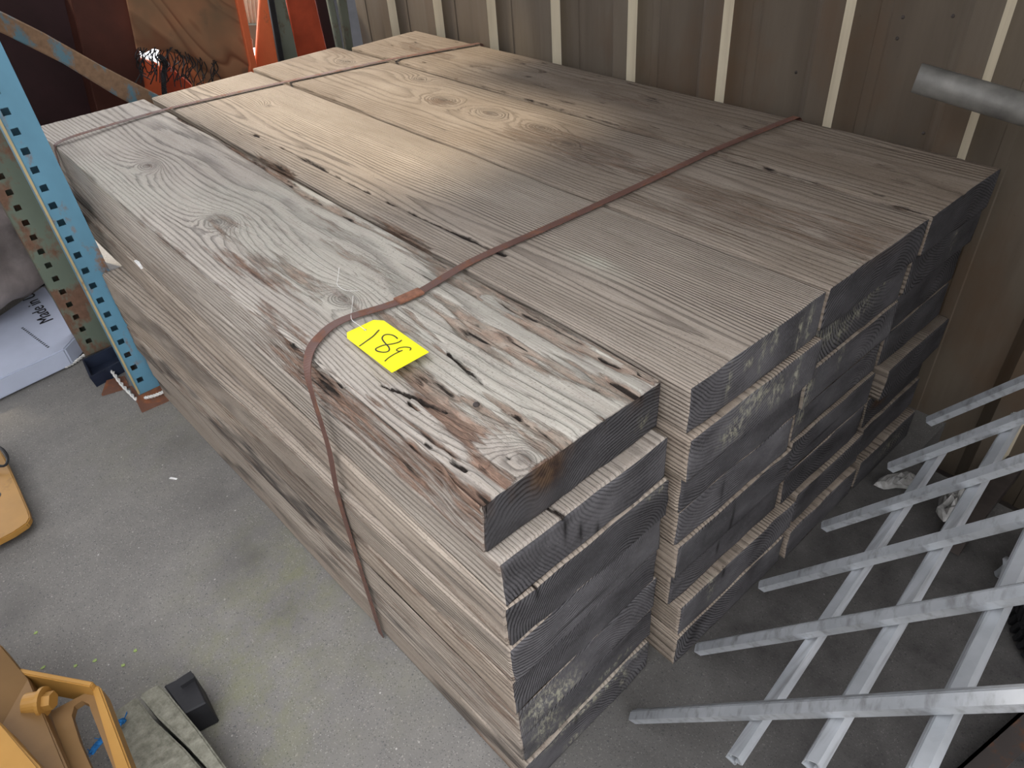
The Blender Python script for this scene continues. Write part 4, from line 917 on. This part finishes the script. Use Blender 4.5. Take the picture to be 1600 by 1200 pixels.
tag(bm_obj('dark_gap_cover', bm, M['navy']), 'dark blue sheet added to fill the shaded gap behind bag and tarpaulin bundle', 'sheet')
bm = bmesh.new(); add_prism(bm, [at(-60, 650), at(0, 612), at(105, 555), at(150, 530), at(140, 520), at(60, 560), at(-60, 620)], Vector((0, 0, 0.006)))
tag(bm_obj('cardboard_flap', bm, mat_plain('dirty_cardboard', (0.12, 0.1, 0.085), 0.85, 0, 0.3)), 'dirty flattened cardboard under the white bag', 'cardboard')

# torn wrap hanging off the far left corner of the stack
wrap = thing('torn_wrap', 'torn scraps of clear plastic wrap on the far left side of the stack', 'wrap', m3(0.45, 3.4, -1.2))
R_ = random.Random(11)
for pxs in ([(92, 290), (104, 300), (122, 318), (126, 326), (112, 330), (98, 312)], [(110, 325), (124, 322), (134, 345), (128, 362), (114, 352)]):
    bm = bmesh.new(); X = 0.438
    pts = [atx(a, b, X) + Vector((R_.uniform(-0.012, 0), 0, 0)) for a, b in pxs]; cx = sum(pts, Vector()) / len(pts)
    vs = [bm.verts.new(p) for p in pts]; vm = [bm.verts.new(cx.lerp(p, 0.55) + Vector((R_.uniform(-0.02, -0.006), 0, 0))) for p in pts]; vc = bm.verts.new(cx + Vector((-0.01, 0, 0)))
    n = len(vs)
    for i in range(n):
        bm.faces.new((vs[i], vs[(i + 1) % n], vm[(i + 1) % n], vm[i])); bm.faces.new((vm[i], vm[(i + 1) % n], vc))
    bm_obj('scrap', bm, M['bag'], wrap)
bm = bmesh.new()
p = atx(219, 413, 0.455)
add_prism(bm, [p + Vector(q) for q in ((-0.006, -0.02, -0.004), (-0.006, 0.012, 0.0), (-0.008, 0.016, 0.008), (-0.006, -0.004, 0.010), (-0.008, -0.022, 0.006))], Vector((0.006, 0, 0)))
tag(bm_obj('paper_scrap', bm, mat_plain('white_scrap', (0.8, 0.8, 0.78), 0.7)), 'tiny white paper scrap stuck on the left side of the stack', 'scrap')

# ------------------------------------------------------------------ yellow machine parts in the lower left
pl = thing('yellow_foot_plate', 'yellow steel plate with rounded corner at the left edge above the floor', 'plate', at(-40, 780))
bm = bmesh.new()
zp = -2.03
add_prism(bm, [at(a, b, zp) for a, b in ((-120, 690), (-2, 700), (8, 716), (28, 760), (44, 797), (47, 808), (42, 817), (20, 832), (-120, 905))], Vector((0, 0, -0.02)))
bevel(bm, 0.003, 2); bm_obj('plate', bm, M['mach'], pl)
bm = bmesh.new(); add_tube(bm, [at(-8, 776, zp) + Vector((0, 0, 0.001)), at(-8, 776, zp) + Vector((0, 0, -0.03))], 0.016, 16, Vector((1, 0, 0)))
bm_obj('bolt_hole', bm, M['iron'], pl)
bm = bmesh.new(); add_box(bm, at(-110, 800, zp - 0.02) + Vector((-0.05, -0.05, -0.06)), at(-60, 780, zp - 0.02)); bm_obj('stand', bm, M['machtan'], pl)
bm = bmesh.new(); add_tube(bm, smooth_path([at(-20, 690, -1.99), at(4, 702, -1.98), at(12, 716, -2.0), at(6, 728, -2.0), at(-20, 725, -2.0)], 5), 0.004, 6); bm_obj('cable', bm, M['black'], pl)

mc = thing('yellow_machine', 'yellow machine with slotted bracket and bolt in the lower left corner', 'machine', at(-30, 1230))
zb = -1.80
bm = bmesh.new()                               # slotted bracket plate
outer = [at(a, b, zb) for a, b in ((78, 1112), (143, 1078), (160, 1100), (214, 1225), (118, 1225))]
sl = [at(a, b, zb) for a, b in ((112, 1118), (116, 1103), (128, 1095), (139, 1100), (143, 1113), (163, 1165), (182, 1212), (150, 1216), (125, 1160))]
vo = [bm.verts.new(p) for p in outer]; vi = [bm.verts.new(p) for p in sl]
ed = [bm.edges.new((vo[i], vo[(i + 1) % len(vo)])) for i in range(len(vo))] + [bm.edges.new((vi[i], vi[(i + 1) % len(vi)])) for i in range(len(vi))]
bmesh.ops.triangle_fill(bm, edges=ed, use_beauty=True)
g = bmesh.ops.extrude_face_region(bm, geom=bm.faces[:])
for e_ in g['geom']:
    if isinstance(e_, bmesh.types.BMVert): e_.co.z -= 0.014
bm_obj('slotted_plate', bm, M['machtan'], mc)
bm = bmesh.new()                               # raised right-hand rim
add_prism(bm, [at(140, 1066, zb + 0.03), at(156, 1072, zb + 0.03), at(214, 1225, zb + 0.03), at(188, 1225, zb + 0.03)], Vector((0, 0, -0.045))); bevel(bm, 0.003, 2)
bm_obj('rim', bm, M['mach'], mc)
bm = bmesh.new()                               # upright flange along the back
a, b = at(28, 1043, zb + 0.05), at(146, 1065, zb + 0.05)
nrm = (b - a).cross(Vector((0, 0, 1))).normalized()
add_prism(bm, [a, b, b + Vector((0, 0, -0.07)), a + Vector((0, 0, -0.07))], nrm * 0.010); bevel(bm, 0.002, 2)
bm_obj('flange', bm, M['mach'], mc)
bm = bmesh.new()                               # body panel
pa, pb, pc, pd = at(-60, 970, -1.72), at(2, 1008, -1.72), at(46, 1062, -1.76), at(118, 1230, -1.72)
add_prism(bm, [pa, pb, pc, pd, at(-60, 1240, -1.66)], Vector((0, 0, -0.03))); bevel(bm, 0.004, 2)
bm_obj('body_panel', bm, M['machtan'], mc)
bm = bmesh.new(); add_prism(bm, [at(-50, 1090, -1.60), at(0, 1128, -1.62), at(60, 1195, -1.62), at(85, 1240, -1.62), at(-50, 1240, -1.6)], Vector((0, 0, -0.06))); bevel(bm, 0.004, 2)
bm_obj('step', bm, M['mach'], mc)
bm = bmesh.new()                               # big bolt
q = at(60, 1098, -1.74); ax = (at(78, 1092, -1.74) - at(44, 1098, -1.74)).normalized()
for r_, l0, l1, sg in ((0.020, -0.02, 0.006, 24), (0.026, 0.006, 0.012, 24), (0.016, 0.012, 0.026, 6)): add_tube(bm, [q + ax * l0, q + ax * l1], r_, sg)
bm_obj('bolt', bm, M['mach'], mc)
bm = bmesh.new()                               # chassis under the panel, down to the floor
zc_ = -1.775
P = [at(a_, b_, zc_) for a_, b_ in ((-160, 990), (-8, 1018), (34, 1066), (96, 1235), (40, 1420), (-260, 1420))]
add_prism(bm, P, Vector((0, 0, -(zc_ + H) * U))); bm_obj('chassis', bm, M['machtan'], mc)

# wooden blocks and rubber block under the bracket
def block(pxs, z1, h, mat, label, name, cat, cracks=()):
    t = thing(name, label, cat, at(*pxs[0], z1) - Vector((0, 0, h)))
    P = [at(a, b, z1) for a, b in pxs]
    bm = bmesh.new(); add_prism(bm, P, Vector((0, 0, -h))); bevel(bm, 0.004, 2)
    bm_obj('block', bm, mat, t); return t
M['oldwood'] = (lambda n: n.done(n.mix(n.ramp(n.noise((60, 60, 60), 5, 0.7), [(0.35, 0), (0.7, 1)]), (0.13, 0.125, 0.095), (0.27, 0.265, 0.21)), 0.85, 0, n.bump(n.noise((25, 120, 25), 5), 0.6, 0.004)))(NT('old_mossy_wood'))
zw = -1.97
cr = [(214, 1085), (243, 1122), (290, 1165), (352, 1232)]
block([(176, 1112), (212, 1087), (240, 1124), (287, 1168), (345, 1235), (205, 1235)], zw, 0.088, M['oldwood'], 'grey wood block with rope under the yellow bracket, left half of the split timber', 'wood_block', 'block')
block([(216, 1085), (246, 1067), (262, 1082), (310, 1140), (372, 1225), (357, 1236), (293, 1166), (246, 1121)], zw, 0.088, M['oldwood'], 'grey green wood block right of the crack beside the black rubber block', 'wood_block', 'block')
rb = thing('rubber_block', 'black rubber block beside the wood blocks on the floor', 'block', at(285, 1100))
bm = bmesh.new(); add_prism(bm, [at(a, b, -1.98) for a, b in ((255, 1071), (300, 1049), (323, 1097), (287, 1115))], Vector((0, 0, -0.082))); bevel(bm, 0.003)
bm_obj('body', bm, M['black'], rb)
bm = bmesh.new(); add_prism(bm, [at(a, b, -1.965) for a, b in ((276, 1062), (298, 1048), (304, 1058), (282, 1072))], Vector((0, 0, -0.012)))
bm_obj('lip', bm, M['black'], rb)
def rope(pts, label):
    bm = bmesh.new(); P = smooth_path(pts, 10)
    for ph in range(3):
        q = []
        for i, (p, s_, n_) in enumerate(frames(P, Vector((0, 0, 1)))):
            an = ph * 2.094 + i * 0.7; q.append(p + s_ * 0.003 * math.cos(an) + n_ * 0.003 * math.sin(an))
        add_tube(bm, q, 0.0032, 6)
    R2 = random.Random(2)
    for e_ in (P[0], P[-1]):
        for k in range(7): add_tube(bm, [e_, e_ + Vector((R2.uniform(-0.012, 0.012), R2.uniform(-0.012, 0.012), R2.uniform(0, 0.008)))], 0.0009, 4)
    return tag(bm_obj('rope_end', bm, M['rope'], None, True), label, 'rope', 'blue rope ends on the wood block')
rope([at(193, 1126, zw + 0.012), at(186, 1130, zw + 0.03), at(183, 1138, zw + 0.016)], 'frayed blue rope knot on the wood block right of the bracket')
rope([at(160, 1155, zw + 0.012), at(150, 1166, zw + 0.012), at(143, 1176, zw + 0.012)], 'blue rope end seen through the slot of the bracket')

# ------------------------------------------------------------------ litter on the slab
R_ = random.Random(21)
M['chip'] = mat_plain('lime_green_chip', (0.32, 0.42, 0.14), 0.8)
for i, (px, py) in enumerate(((57, 989), (68, 1043), (118, 1041), (149, 1032), (193, 1040), (212, 1017))):
    bm = bmesh.new(); c_ = at(px, py)
    add_prism(bm, [c_ + Vector((0.0052 * math.cos(a_) * R_.uniform(0.6, 1.2), 0.0052 * math.sin(a_) * R_.uniform(0.5, 1.0), 0.0005)) for a_ in [k * 1.05 for k in range(6)]], Vector((0, 0, 0.0015)))
    tag(bm_obj('lichen_chip', bm, M['chip']), ('leftmost lime green chip, highest of those above the machine', 'lime green chip just above the machine panel, lowest on the left', 'lime green chip above the middle of the yellow bracket', 'lime green chip nearest the slotted bracket corner', 'lime green chip nearest the wood blocks', 'lime green chip farthest right and up from the machine')[i], 'chip', 'green chips on the floor')
bm = bmesh.new(); c_ = at(271, 748); dx = (at(280, 750) - at(263, 747)).normalized(); dy = Vector((-dx.y, dx.x, 0))
add_prism(bm, [c_ - dx * 0.012 - dy * 0.003, c_ + dx * 0.012 - dy * 0.002, c_ + dx * 0.012 + dy * 0.003, c_ - dx * 0.010 + dy * 0.003], Vector((0, 0, 0.002)))
tag(bm_obj('paper_scrap', bm, bpy.data.materials['white_scrap']), 'narrow white paper scrap on the bare concrete left of the stack', 'scrap')
